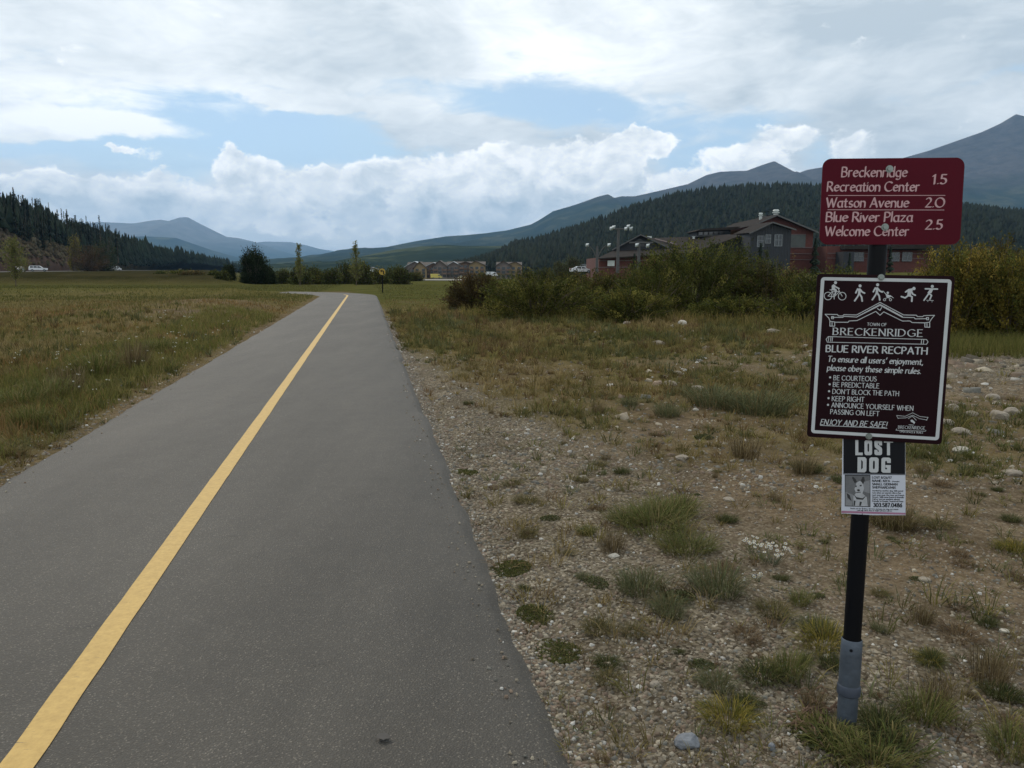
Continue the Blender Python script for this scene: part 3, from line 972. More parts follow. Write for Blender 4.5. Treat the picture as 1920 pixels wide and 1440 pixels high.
GL = {
 'A': (.70, [[(0, 0), (.34, 1)], [(.34, 1), (.68, 0)], [(.11, .33), (.57, .33)]]),
 'B': (.56, [[(0, 0), (0, 1)], [(0, 1), (.24, 1)] + arc(.24, .77, .22, .23, 90, -90) + [(0, .54)], [(.24, .54)] + arc(.25, .27, .27, .27, 90, -90) + [(0, 0)]]),
 'C': (.72, [arc(.42, .5, .42, .5, 48, 312)]),
 'D': (.70, [[(0, 0), (0, 1)], [(0, 1), (.2, 1)] + arc(.22, .5, .46, .5, 90, -90) + [(0, 0)]]),
 'E': (.48, [[(0, 0), (0, 1)], [(0, 1), (.45, 1)], [(0, .53), (.38, .53)], [(0, 0), (.47, 0)]]),
 'F': (.46, [[(0, 0), (0, 1)], [(0, 1), (.45, 1)], [(0, .53), (.37, .53)]]),
 'G': (.78, [arc(.42, .5, .42, .5, 48, 300) + [(.76, .12), (.76, .44)], [(.52, .44), (.76, .44)]]),
 'H': (.64, [[(0, 0), (0, 1)], [(.62, 0), (.62, 1)], [(0, .53), (.62, .53)]]),
 'I': (.04, [[(0, 0), (0, 1)]]),
 'J': (.30, [[(.26, 1), (.26, .2)] + arc(.06, .2, .2, .2, 0, -110)]),
 'K': (.56, [[(0, 0), (0, 1)], [(.52, 1), (0, .45)], [(.14, .58), (.58, 0)]]),
 'L': (.44, [[(0, 1), (0, 0)], [(0, 0), (.44, 0)]]),
 'M': (.86, [[(0, 0), (.06, 1)], [(.06, 1), (.42, .15)], [(.42, .15), (.78, 1)], [(.78, 1), (.85, 0)]]),
 'N': (.66, [[(0, 0), (0, 1)], [(0, 1), (.62, 0)], [(.62, 0), (.62, 1)]]),
 'O': (.90, [arc(.44, .5, .44, .5, 0, 360, 22)]),
 'P': (.50, [[(0, 0), (0, 1)], [(0, 1), (.22, 1)] + arc(.22, .73, .25, .27, 90, -90) + [(0, .46)]]),
 'R': (.56, [[(0, 0), (0, 1)], [(0, 1), (.22, 1)] + arc(.22, .75, .24, .25, 90, -90) + [(0, .5)], [(.2, .5), (.56, 0)]]),
 'S': (.50, [arc(.26, .75, .21, .25, 40, 270) + arc(.25, .26, .24, .26, 88, -140)]),
 'T': (.58, [[(.28, 0), (.28, 1)], [(0, 1), (.57, 1)]]),
 'U': (.62, [[(0, 1), (0, .3)] + arc(.3, .3, .3, .3, 180, 360) + [(.6, .3), (.6, 1)]]),
 'V': (.68, [[(0, 1), (.33, 0)], [(.33, 0), (.66, 1)]]),
 'W': (.98, [[(0, 1), (.25, 0)], [(.25, 0), (.48, .9)], [(.48, .9), (.72, 0)], [(.72, 0), (.96, 1)]]),
 'X': (.62, [[(0, 0), (.58, 1)], [(0, 1), (.6, 0)]]),
 'Y': (.60, [[(0, 1), (.29, .48)], [(.58, 1), (.29, .48)], [(.29, .48), (.29, 0)]]),
 'Z': (.58, [[(0, 1), (.55, 1)], [(.55, 1), (0, 0)], [(0, 0), (.57, 0)]]),
 'a': (.48, [arc(.22, .31, .22, .32, 60, 300), [(.44, .64), (.42, .1), (.48, 0)], [(.33, .62), (.44, .62)]]),
 'b': (.50, [[(0, 1.04), (0, .02)], arc(.22, .31, .25, .32, 130, -130)]),
 'c': (.42, [arc(.25, .32, .25, .32, 55, 305)]),
 'd': (.50, [[(.45, 1.04), (.45, 0)], arc(.23, .31, .24, .32, 50, 310)]),
 'e': (.46, [[(.03, .35), (.44, .40)] + arc(.24, .33, .23, .31, 15, 310)]),
 'f': (.30, [[(.12, 0), (.12, .8)] + arc(.27, .82, .15, .2, 180, 70), [(-.02, .62), (.28, .62)]]),
 'g': (.50, [arc(.23, .33, .23, .31, 50, 310), [(.45, .64), (.45, -.08)] + arc(.23, -.08, .22, .2, 0, -140)]),
 'h': (.48, [[(0, 1.04), (0, 0)], arc(.22, .36, .22, .28, 170, 0) + [(.44, 0)]]),
 'i': (.04, [[(0, .64), (0, 0)], dot(0, .88)]),
 'j': (.06, [[(.03, .64), (.03, -.1)] + arc(-.09, -.1, .12, .16, 0, -110), dot(.03, .88)]),
 'k': (.46, [[(0, 1.04), (0, 0)], [(.40, .64), (.03, .30)], [(.14, .38), (.46, 0)]]),
 'l': (.04, [[(0, 1.04), (0, 0)]]),
 'm': (.78, [[(0, .64), (0, 0)], arc(.19, .38, .19, .26, 170, 0) + [(.38, 0)], arc(.57, .38, .19, .26, 170, 0) + [(.76, 0)]]),
 'n': (.46, [[(0, .64), (0, 0)], arc(.21, .38, .21, .26, 170, 0) + [(.42, 0)]]),
 'o': (.50, [arc(.25, .32, .24, .32, 0, 360, 16)]),
 'p': (.50, [[(0, .66), (0, -.3)], arc(.22, .33, .25, .31, 130, -130)]),
 'r': (.32, [[(0, .64), (0, 0)], arc(.2, .38, .2, .26, 170, 65)]),
 's': (.36, [arc(.19, .48, .15, .16, 45, 270) + arc(.18, .16, .17, .16, 88, -145)]),
 't': (.32, [[(.12, .86), (.12, .15)] + arc(.24, .15, .12, .15, 180, 300), [(-.02, .62), (.28, .62)]]),
 'u': (.46, [[(0, .64), (0, .22)] + arc(.2, .22, .2, .22, 180, 350), [(.42, .64), (.42, 0)]]),
 'v': (.46, [[(0, .64), (.22, 0)], [(.22, 0), (.44, .64)]]),
 'w': (.68, [[(0, .64), (.17, 0)], [(.17, 0), (.33, .58)], [(.33, .58), (.50, 0)], [(.50, 0), (.66, .64)]]),
 'x': (.44, [[(0, 0), (.42, .64)], [(0, .64), (.42, 0)]]),
 'y': (.46, [[(0, .64), (.23, .02)], [(.45, .64), (.12, -.28)]]),
 'z': (.44, [[(.02, .62), (.40, .62)], [(.40, .62), (0, .02)], [(0, .02), (.43, .02)]]),
 '0': (.58, [arc(.28, .5, .28, .5, 0, 360, 18)]),
 '1': (.26, [[(0, .82), (.16, 1)], [(.16, 1), (.16, 0)]]),
 '2': (.52, [arc(.24, .74, .22, .26, 150, -35) + [(.02, .02)], [(.02, .02), (.5, .02)]]),
 '3': (.48, [arc(.21, .76, .2, .24, 140, -80) + arc(.21, .27, .24, .27, 85, -140)]),
 '4': (.54, [[(.38, 0), (.38, 1)], [(.38, 1), (0, .3)], [(0, .3), (.52, .3)]]),
 '5': (.48, [[(.42, 1), (.08, 1)], [(.08, 1), (.06, .58)] + arc(.2, .31, .25, .30, 115, -140)]),
 '6': (.52, [[(.42, .98), (.12, .62)] + arc(.25, .31, .24, .31, 150, 510)]),
 '7': (.50, [[(0, 1), (.46, 1)], [(.46, 1), (.15, 0)]]),
 '8': (.50, [arc(.25, .76, .19, .23, 0, 360, 14), arc(.25, .27, .24, .27, 0, 360, 14)]),
 '9': (.52, [arc(.24, .69, .23, .30, 0, 360, 14), [(.47, .69), (.45, .4), (.12, 0)]]),
 '.': (.08, [dot(.02, .04)]), ',': (.10, [[(.05, .06), (0, -.16)]]), '!': (.14, [[(.06, 1), (.05, .3)], dot(.04, .04)]),
 "'": (.14, [[(.10, 1.02), (.04, .74)]]), ':': (.08, [dot(.02, .08), dot(.02, .56)]), '/': (.34, [[(0, -.05), (.32, 1.02)]]),
 '(': (.2, [arc(.3, .4, .25, .7, 130, 230)]), ')': (.2, [arc(-.1, .4, .25, .7, 50, -50)]),
 '&': (.66, [[(.62, 0), (.14, .7)] + arc(.28, .8, .15, .18, 200, -30) + [(.1, .38)] + arc(.24, .22, .22, .22, 150, 330) + [(.58, .5)]]),
 '-': (.3, [[(.02, .36), (.26, .36)]]), '*': (.2, [dot(.1, .45)]),
}


def hull(pts):
    pts = sorted(set((round(p[0], 6), round(p[1], 6)) for p in pts))
    def half(ps):
        h = []
        for p in ps:
            while len(h) > 1 and (h[-1][0] - h[-2][0]) * (p[1] - h[-2][1]) - (h[-1][1] - h[-2][1]) * (p[0] - h[-2][0]) <= 0: h.pop()
            h.append(p)
        return h
    a = half(pts); b = half(pts[::-1])
    return a[:-1] + b[:-1]


def nib(a, b, ang=25, n=8, square=False):
    c, s = math.cos(R(ang)), math.sin(R(ang))
    if square: q = [(-a, -b), (a, -b), (a, b), (-a, b)]
    else: q = [(a * math.cos(2 * math.pi * k / n), b * math.sin(2 * math.pi * k / n)) for k in range(n)]
    return [(x * c - y * s, x * s + y * c) for x, y in q]


def sweep(paths, nb, out, tr, lift):
    """paths in glyph units -> polygons; tr maps (x,y) to the panel's own x,z"""
    for pth in paths:
        for p, q in zip(pth, pth[1:]):
            h = hull([(p[0] + x, p[1] + y) for x, y in nb] + [(q[0] + x, q[1] + y) for x, y in nb])
            if len(h) < 3: continue
            lift[0] = (lift[0] + 1) % 23
            d = lift[0] * 1.2e-5
            out.append([(*tr(x, y), d) for x, y in h])


def text_polys(txt, style, gap=.17, space=.30):
    """returns list of (strokes, x offset) and the total width, cap height 1"""
    x = 0; items = []
    for ch in txt:
        if ch == ' ': x += space; continue
        w, st = GL[ch]
        items.append((x, st)); x += w + gap
    return items, x - gap


class Panel:
    """a flat panel standing in the world: local x right, z up, y into the panel (front at -y)"""
    def __init__(s, c, yaw, pitch, roll):
        s.M = Matrix.Translation(c) @ Matrix.Rotation(yaw, 4, 'Z') @ Matrix.Rotation(pitch, 4, 'X') @ Matrix.Rotation(roll, 4, 'Y')
        s.I = s.M.inverted()
    def loc(s, px, py):
        """the point of the panel seen at this pixel of the photograph"""
        o = s.I @ Vector((0, 0, CAMH)); d = s.I.to_3x3() @ Vector(ray(px, py))
        t = -o.y / d.y
        p = o + d * t
        return (p.x, p.z)


def print_text(name, panel, root, front, txt, p0, p1, hgt, nb, mat_, slant=0.0, gap=.17, space=.30, serif=None, parent=None):
    """lettering from pixel p0 to pixel p1 (baseline); hgt = cap height in pixels"""
    a = Vector(panel.loc(*p0)); b = Vector(panel.loc(*p1))
    u = Vector(panel.loc(p0[0] + hgt * .06, p0[1] - hgt))
    items, w = text_polys(txt, None, gap, space)
    ex = (b - a); L = ex.length; ex = ex / L
    ez = Vector((-ex.y, ex.x)); H_ = (u - a).length
    sx = L / w
    tr = lambda x, y: (a.x + ex.x * x * sx + ez.x * y * H_ + ex.x * y * H_ * slant, a.y + ex.y * x * sx + ez.y * y * H_ + ex.y * y * H_ * slant)
    out = []; lift = [0]
    for x0, st in items:
        sweep([[(x + x0, y) for x, y in s_] for s_ in st], nb, out, tr, lift)
        if serif:
            for s_ in st:
                for (e, o) in ((s_[0], s_[1]), (s_[-1], s_[-2])):
                    if (abs(e[1]) < .01 or abs(e[1] - 1) < .01) and abs(o[1] - e[1]) > .3:
                        sweep([[(e[0] + x0 - serif, e[1]), (e[0] + x0 + serif, e[1])]], nib(.015, .035), out, tr, lift)
    return flat(name, panel, root, front, out, mat_)


def flat(name, panel, root, front, polys, mat_):
    mb = MB()
    for h in polys:
        h = h[::1]
        mb.poly([(p[0], front - p[2], p[1]) for p in h][::-1])
    mb_o = mb.build(name, mat_, root)
    return mb_o


def rrect(x0, x1, z0, z1, r, n=6):
    o = []
    for cx_, cz_, a0 in ((x1 - r, z1 - r, 0), (x0 + r, z1 - r, 90), (x0 + r, z0 + r, 180), (x1 - r, z0 + r, 270)):
        o += [(cx_ + r * math.cos(R(a0 + 90 * k / n)), cz_ + r * math.sin(R(a0 + 90 * k / n))) for k in range(n + 1)]
    return o


def px_lines(panel, paths, nb_m):
    """polylines given in pixels, swept with a nib given in metres"""
    out = []; lift = [3]
    sweep([[panel.loc(*p) for p in q] for q in paths], nb_m, out, lambda x, y: (x, y), lift)
    return out


def px_poly(panel, pts, d=0.0): return [(*panel.loc(*p), d) for p in pts]


def px_disc(panel, cx_, cy_, r, d=0.0, n=14): return [(*panel.loc(cx_ + r * math.cos(2 * math.pi * k / n), cy_ - r * math.sin(2 * math.pi * k / n)), d) for k in range(n)]


# ------------------------------------------------------------------ the signpost
PX_, PY_ = 1.3145, 2.803
LEAN = .0526
def py_(z): return PY_ + LEAN * z
def px_(z): return 1.280 + .0243 * z
m_post = mat('black_painted_steel', (.004, .0045, .006), .45, .15, 6, spec=.12)
m_galv = mat('galvanised_steel', (.075, .092, .115), .48, .2, 14, .15, metal=.35)
m_bolt = mat('bolt_steel', (.24, .27, .25), .4, .1, 40, metal=.6)
m_maroon = mat('dark_maroon_sheet', (.013, .0027, .0048), .45, .14, 5, spec=.10)
m_red = mat('dark_red_sheet', (.076, .0014, .0095), .45, .10, 5, spec=.12)
m_white = mat('white_print', (.50, .52, .53), .5, .06, 12)
m_pink = mat('pale_pink_print', (.50, .31, .32), .5, .06, 12)
m_ink = mat('black_ink', (.008, .009, .012), .5, .05, 10, spec=.15)
m_paper = mat('white_paper', (.54, .57, .64), .4, .04, 14)

root = empty('signpost', (PX_, PY_, gz(PX_, PY_)), 0,
             'black steel signpost in a grey sleeve with a red sign above a maroon sign', 'signpost')
RI = Matrix.Translation(-Vector(root.location))


def cyl(name, z0, z1, r0, r1=None, material=None, n=28, tiltx=0.0):
    mb = MB(); mb.tube([(px_(z0), py_(z0), z0), (px_(z1), py_(z1), z1)], [r0, r1 or r0], n)
    o = mb.build(name, material, root, True, RI)
    return o


cyl('post', .30, 2.10, .0315, None, m_post)
# lower sleeve: slightly flattened top lip, bolt hole, collar and tapered shoe
mb = MB()
zz = [(.165, .0385), (.30, .0385), (.352, .0375), (.356, .0345)]
mb.tube([(px_(z), py_(z), z) for z, r in zz], [r for z, r in zz], 28, False)
mb.build('sleeve', m_galv, root, True, RI)
mb = MB(); mb.tube([(px_(z), py_(z), z) for z in (.135, .14, .172, .177)], [.036, .0425, .0425, .0385], 28, False)
mb.build('collar', mat('dull_steel', (.045, .055, .075), .5, .2, 14, metal=.3), root, True, RI)
mb = MB(); mb.tube([(px_(z), py_(z), z) for z in (-.06, .05, .139)], [.03, .036, .0365], 28, False)
mb.build('shoe', m_galv, root, True, RI)
dv = Vector((-PX_, -PY_, 0)).normalized()
mb = MB(); c0 = Vector((px_(.325), py_(.325), .325)) + dv * .036; mb.tube([c0, c0 + dv * .004], .0058, 12)
mb.build('bolt_hole', m_ink, root, False, RI)


def bolt(panel, front, px, py, parent, r=.0095):
    x, z = panel.loc(px, py)
    mb = MB()
    mb.tube([(x, front, z), (x, front - .002, z)], r * 1.35, 20)
    mb.tube([(x, front - .002, z), (x, front - .006, z)], [r, r * .85], 6 if r > .009 else 14)
    return mb.build('bolt', m_bolt, parent, False, RI @ panel.M)


def place_part(o, panel): o.data.transform(RI @ panel.M); return o


# ---- upper sign
PU = Panel(Vector((1.348, 2.870, 1.9785)), -.0935, -.0559, .0041)
mb = MB(); mb.prism(rrect(-.2418, .2418, -.1512, .1512, .030), 0, .0032)
up = place_part(mb.build('distance_sign', m_red, root), PU)
nb_up = nib(.094, .044, 35)
for txt, p0, p1, hh in [
    ('Breckenridge', (1578, 331.5), (1700, 331.5), 18), ('Recreation Center', (1551, 358.5), (1723, 358.5), 17.5),
    ('Watson Avenue', (1549, 388.5), (1703, 388.5), 17.5), ('Blue River Plaza', (1549, 415.5), (1710, 415.5), 17.5),
    ('Welcome Center', (1547, 442), (1703, 442), 17.5), ('1.5', (1748, 345), (1774, 345), 17.5),
    ('2.0', (1735, 388.5), (1770, 388.5), 17.5), ('2.5', (1735, 430), (1766, 430), 17.5)]:
    if txt == '2.0': GL['0'] = (.80, [arc(.38, .5, .40, .5, 0, 360, 20)])
    place_part(print_text('lettering', PU, up, -.0006, txt, p0, p1, hh, nb_up, m_pink, .04, .15, .34), PU)
    GL['0'] = (.58, [arc(.28, .5, .28, .5, 0, 360, 18)])
for y0 in ((1553, 366.6, 1772, 366.4), (1552, 393.3, 1770, 393.8)):
    place_part(flat('rule_line', PU, up, -.0006, px_lines(PU, [[(y0[0], y0[1]), (y0[2], y0[3])]], nib(.0008, .0011, 0)), m_pink), PU)
bolt(PU, -.0008, 1667.5, 317, up, .0095)
bolt(PU, -.0008, 1659, 426, up, .0095)

# ---- lower sign
PL = Panel(Vector((1.325, 2.834, 1.421)), -.2203, -.0526, .0168)
mb = MB(); mb.prism(rrect(-.2286, .2286, -.2997, .2997, .012), 0, .0035)
lo = place_part(mb.build('rules_sign', m_maroon, root), PL)
# white border band
o_, i_ = rrect(-.2150, .2190, -.2850, .2880, .012), rrect(-.2030, .2070, -.2735, .2765, .002)
mb = MB()
for k in range(len(o_)):
    a, b = k, (k + 1) % len(o_)
    mb.poly([(o_[a][0], -.0006, o_[a][1]), (i_[a][0], -.0006, i_[a][1]), (i_[b][0], -.0006, i_[b][1]), (o_[b][0], -.0006, o_[b][1])])
place_part(mb.build('border', m_white, lo), PL)
nb_rom = nib(.072, .038, 20)
nb_sans = nib(.078, .058, 20)
TX = [
    ('TOWN OF', (1626, 610.5), (1662, 611.5), 5.4, nb_sans, 0, .2, .35, None),
    ('BRECKENRIDGE', (1562, 627.6), (1729, 631.3), 12.8, nb_rom, 0, .26, .3, .10),
    ('BLUE RIVER RECPATH', (1549, 659.5), (1738, 664.5), 12.3, nib(.095, .062, 20), 0, .20, .38, None),
    ("To ensure all users' enjoyment,", (1552, 678), (1730, 684), 10.5, nib(.095, .05, 30), .10, .16, .36, None),
    ('please obey these simple rules.', (1551, 694.5), (1726, 701), 10.5, nib(.095, .05, 30), .10, .16, .36, None),
    ('BE COURTEOUS', (1563, 712.5), (1643, 715), 8.6, nb_sans, 0, .2, .36, None),
    ('BE PREDICTABLE', (1562, 725), (1648, 728), 8.6, nb_sans, 0, .2, .36, None),
    ("DON'T BLOCK THE PATH", (1561, 738), (1685, 742.5), 8.6, nb_sans, 0, .2, .36, None),
    ('KEEP RIGHT', (1560, 751.5), (1620, 753.5), 8.6, nb_sans, 0, .2, .36, None),
    ('ANNOUNCE YOURSELF WHEN', (1559, 763.5), (1712, 770), 8.6, nb_sans, 0, .2, .36, None),
    ('PASSING ON LEFT', (1557, 776), (1648, 780), 8.6, nb_sans, 0, .2, .36, None),
    ('ENJOY AND BE SAFE!', (1538, 796), (1662, 801.5), 10.0, nb_sans, .22, .2, .36, None),
    ('BRECKENRIDGE', (1684, 803.5), (1734, 805.5), 5.6, nib(.07, .045, 20), 0, .24, .3, None),
    ('OPEN SPACE & TRAILS', (1687, 810.5), (1730, 813), 3.0, nib(.09, .08, 20), 0, .24, .4, None),
]
for txt, p0, p1, hh, nbx, sl, gp, spc, srf in TX:
    place_part(print_text('lettering', PL, lo, -.0006, txt, p0, p1, hh, nbx, m_white, sl, gp, spc, srf), PL)
place_part(flat('bullet_dots', PL, lo, -.0006, [px_disc(PL, x, y, 2.0) for x, y in ((1556.5, 707.5), (1555.5, 720.5), (1554.5, 733.5), (1553.5, 746.5), (1552.5, 759))], m_white), PL)
place_part(flat('underline', PL, lo, -.0006, px_lines(PL, [[(1538, 797.5), (1663, 803)]], nib(.0009, .0011, 0)), m_white), PL)


def pxs(panel, wpx): return wpx * .00195          # metres on the panel for a width in pixels


# logo: broad carved beam shaped like a gable roof, with log and mountain
def logo_lines(ox, oy, s, full=True):
    f = lambda x, y: (ox + (x - 1650) * s, oy + (y - 600) * s + (x - 1650) * .022 * s)
    q = [
        [(1547, 588), (1570, 588), (1572, 590.5), (1580, 590.5), (1582, 588), (1606, 588), (1650, 563.5), (1694, 586), (1718, 586), (1720, 588.5), (1730, 588.5), (1732, 586.5), (1752, 585.5)],
        [(1560, 593.5), (1580, 593), (1583, 591), (1606, 592), (1650, 569), (1692, 590.5), (1714, 590.5), (1716, 593), (1738, 592)],
        [(1565, 602.5), (1590, 602), (1592, 599.5), (1607, 598.5), (1642, 580.5), (1650, 587.5), (1657, 581), (1692, 597.5), (1706, 597), (1710, 600), (1735, 600)],
        [(1547, 588), (1554, 595), (1556, 600), (1556, 610), (1565, 610), (1565, 602), (1556, 601)],
        [(1752, 585.5), (1746, 593), (1743, 598), (1743, 608), (1734, 608), (1734, 600), (1743, 598.5)],
        [(1559, 592), (1563, 592), (1563, 596), (1559, 596), (1559, 592)], [(1737, 590), (1741, 590), (1741, 594), (1737, 594), (1737, 590)],
        [(1608, 590.8), (1650, 567), (1692, 589)], [(1645, 575), (1650, 578.5), (1653, 573)],
        [(1560, 603), (1560, 609)], [(1738, 601), (1738, 607)],
    ]
    return [[f(*p) for p in a] for a in q]


place_part(flat('town_emblem', PL, lo, -.0006, px_lines(PL, logo_lines(1650, 603.5, 1.0), nib(.0013, .0013, 0)), m_white), PL)
lg = [[(1553, 631), (1549, 636), (1551, 641.5), (1737, 645.5), (1740, 641), (1737, 636.5), (1553, 631)],
      [(1554, 632), (1553, 640)], [(1558, 632), (1557, 640)], [(1561, 632), (1560, 640)], [(1728, 637), (1727, 645)], [(1732, 637), (1731, 645)]]
place_part(flat('log_emblem', PL, lo, -.0006, px_lines(PL, lg, nib(.0011, .0011, 0)), m_white), PL)
small = [[(1681, 779), (1697, 780.5), (1711, 774), (1725, 781), (1740, 782.5)], [(1684, 784), (1698, 783.5), (1711, 778.5), (1724, 785), (1738, 787.5)],
         [(1703, 785), (1707, 782), (1711, 780.5), (1718, 788)], [(1681, 779), (1684, 785)], [(1740, 782.5), (1737, 788)],
         [(1704, 796.3), (1713, 797)], [(1681, 804), (1680, 806.5), (1735, 808.5), (1736, 806.5)]]
place_part(flat('trails_emblem', PL, lo, -.0006, px_lines(PL, small, nib(.0008, .0008, 0)) +
                [px_poly(PL, [(1707, 788), (1710, 786.5), (1713, 789), (1716, 792), (1714, 795), (1711, 792), (1708, 791)])], m_white), PL)
# pictograms
S = 1.0


def fig(lines, discs, wpx): return px_lines(PL, lines, nib(wpx * .00095, wpx * .00095, 0)) + [px_disc(PL, *d) for d in discs]


def ring(cx_, cy_, r, n=20): return [(cx_ + r * math.cos(2 * math.pi * k / n), cy_ + r * math.sin(2 * math.pi * k / n)) for k in range(n + 1)]


cyc = px_lines(PL, [ring(1552.5, 555, 7.2), ring(1579, 555.3, 7.2), [(1552.5, 555), (1560, 547), (1574, 546.5), (1564, 556.5), (1552.5, 555)], [(1559, 543), (1564, 557), (1564, 561)],
                    [(1572, 542), (1574, 546.5), (1579, 555.3)], [(1556, 543.5), (1562, 543.5)]], nib(.0012, .0012, 0))
cyc += fig([[(1562, 541), (1562.5, 535)], [(1563, 536), (1573, 541)], [(1562, 543), (1568, 545), (1565, 553)]], [], 2.6) + [px_disc(PL, 1566.5, 530, 2.9)]
cyc += [px_poly(PL, [(1559.5, 543), (1559.5, 535.5), (1563, 532.8), (1566.5, 535), (1565, 540), (1569, 543.5), (1566, 546)])]
place_part(flat('cyclist_pictogram', PL, lo, -.0006, cyc, m_white), PL)


def walker(x, y):
    return fig([[(x - 8, y + 13), (x - 4.5, y + 6), (x - 3, y + 7)], [(x - 10, y + 28), (x - 4.5, y + 20), (x - 2, y + 15)], [(x - 1, y + 15), (x + 3, y + 21), (x + 4, y + 28.5)],
                [(x + 0, y + 6.5), (x + 4, y + 11.5), (x + 8.5, y + 13.5)]], [(x, y, 2.9)], 3.0) + [px_poly(PL, [(x - 4.5, y + 5.5), (x + .5, y + 4.5), (x + 1.5, y + 8), (x + .5, y + 17), (x - 4, y + 17), (x - 3.5, y + 10)])]


place_part(flat('walker_pictogram', PL, lo, -.0006, walker(1612.5, 536), m_white), PL)
st = walker(1645.5, 534) + px_lines(PL, [[(1652, 546), (1656, 546), (1664, 555), (1672, 556)], ring(1658.5, 562, 2.1), ring(1669.5, 562, 2.1), [(1660, 560), (1667, 556)], [(1669, 560), (1662, 556)], [(1669, 554), (1675, 558.5)]], nib(.0010, .0010, 0))
st += [px_disc(PL, 1664.5, 549, 2.2), px_poly(PL, [(1660, 550.5), (1668, 553.5), (1671, 556.5), (1664, 559), (1662, 556)])]
place_part(flat('stroller_pictogram', PL, lo, -.0006, st, m_white), PL)
rn = fig([[(1711, 542), (1704, 543), (1698, 547.5)], [(1690, 556), (1697, 558.5), (1703, 554)], [(1704, 554), (1710, 556.5), (1709.5, 565)], [(1709, 547), (1711.5, 551.5), (1716, 553.5)]], [(1713.5, 541, 3.1)], 2.9)
rn += [px_poly(PL, [(1702, 543), (1709, 541.8), (1711.5, 545), (1708, 551), (1709, 556), (1701, 556)])]
place_part(flat('runner_pictogram', PL, lo, -.0006, rn, m_white), PL)
sk = fig([[(1735, 541.5), (1757.5, 542)], [(1744, 544), (1740.5, 549), (1746.5, 554), (1743.5, 561)], [(1741, 551), (1732.5, 563)]], [(1748, 537, 2.9)], 2.7)
sk += px_lines(PL, [[(1737, 563), (1750, 563.5)], [(1739, 565.5), (1740, 565.5)], [(1747, 566), (1748, 566)]], nib(.0009, .0009, 0)) + [px_poly(PL, [(1745, 542), (1750, 542), (1746, 550), (1740, 549)])]
place_part(flat('skateboarder_pictogram', PL, lo, -.0006, sk, m_white), PL)
place_part(flat('scratch', PL, lo, -.0009, px_lines(PL, [[(1529, 567), (1532, 570), (1529, 573)]], nib(.0012, .0006, 0)), m_ink), PL)
bolt(PL, -.0008, 1652, 520, lo, .0085)
bolt(PL, -.0008, 1629, 818, lo, .0085)

# ---- lost dog poster, taped to the post under the sign
PP = Panel(Vector((1.343, 2.8125, .970)), -.2203, -.0526, .010)
pc = PP.M.translation
proot = empty('lost_dog_poster', pc, 0, 'white LOST DOG paper poster with a dog photo taped below the maroon sign', 'poster')
RPI = Matrix.Translation(-pc)


def pp(o): o.data.transform(RPI @ PP.M); return o


W2, H2 = .1075, .139
def pxz(px, py): return PP.loc(px, py)
cTL, cTR, cBR, cBL = pxz(1580, 820), pxz(1697.5, 826), pxz(1698, 966), pxz(1577.5, 962.5)
mb = MB()
n_ = 12
def lerp2(u, v):
    t_ = (cTL[0] * (1 - u) + cTR[0] * u, cTL[1] * (1 - u) + cTR[1] * u); b_ = (cBL[0] * (1 - u) + cBR[0] * u, cBL[1] * (1 - u) + cBR[1] * u)
    return (t_[0] * (1 - v) + b_[0] * v, t_[1] * (1 - v) + b_[1] * v)
# the sheet: front at y=0, 1 mm thick sleeve
fr = [lerp2(u, v) for u, v in ((0, 0), (1, 0), (1, 1), (.5, 1.012), (0, 1))]
mb.prism(fr, 0, .0012)
pp(mb.build('paper', m_paper, proot))
def ipoly(pts, d=0.0): return [(*pxz(*p), d) for p in pts]
pp(flat('black_header', PP, proot, -.0005, [ipoly([(1581.3, 821), (1697, 826), (1697, 889), (1581.3, 887.5)])], m_ink))
nb_imp = nib(.125, .088, 0, square=True)
GL2 = {
 'L': (.40, [[(0, .91), (0, .09)], [(0, .09), (.36, .09)]]), 'O': (.46, [[(0, .75), (0, .25)] + arc(.19, .22, .19, .13, 180, 360) + [(.38, .78)] + arc(.19, .78, .19, .13, 0, 180)]),
 'S': (.46, [[(.38, .73), (.38, .78)] + arc(.19, .79, .19, .12, 0, 180) + [(0, .70), (.05, .60), (.33, .42), (.38, .32), (.38, .22)] + arc(.19, .21, .19, .12, 0, -180) + [(0, .27)]]),
 'T': (.46, [[(-.04, .91), (.46, .91)], [(.21, .91), (.21, .09)]]), 'D': (.44, [[(0, .91), (0, .09)], [(0, .91), (.25, .91), (.36, .8), (.36, .2), (.25, .09), (0, .09)]]),
 'G': (.46, [[(.38, .73), (.38, .78)] + arc(.19, .79, .19, .12, 0, 180) + [(0, .22)] + arc(.19, .21, .19, .12, 180, 330), [(.38, .09), (.38, .42)], [(.27, .42), (.38, .42)]]),
}
sv = dict(GL); GL.update(GL2)
for txt, p0, p1 in (('LOST', (1606.5, 853.5), (1671.5, 853.5)), ('DOG', (1611, 885.5), (1668.5, 886.5))):
    pp(print_text('headline', PP, proot, -.0009, txt, p0, p1, 28.5, nb_imp, m_white, 0, .36))
GL.clear(); GL.update(sv)
pp(flat('rule_line', PP, proot, -.0005, [ipoly([(1581, 889.2), (1697, 890.6), (1697, 889.4), (1581, 888)])], m_ink))
nb_b = nib(.11, .085, 0)
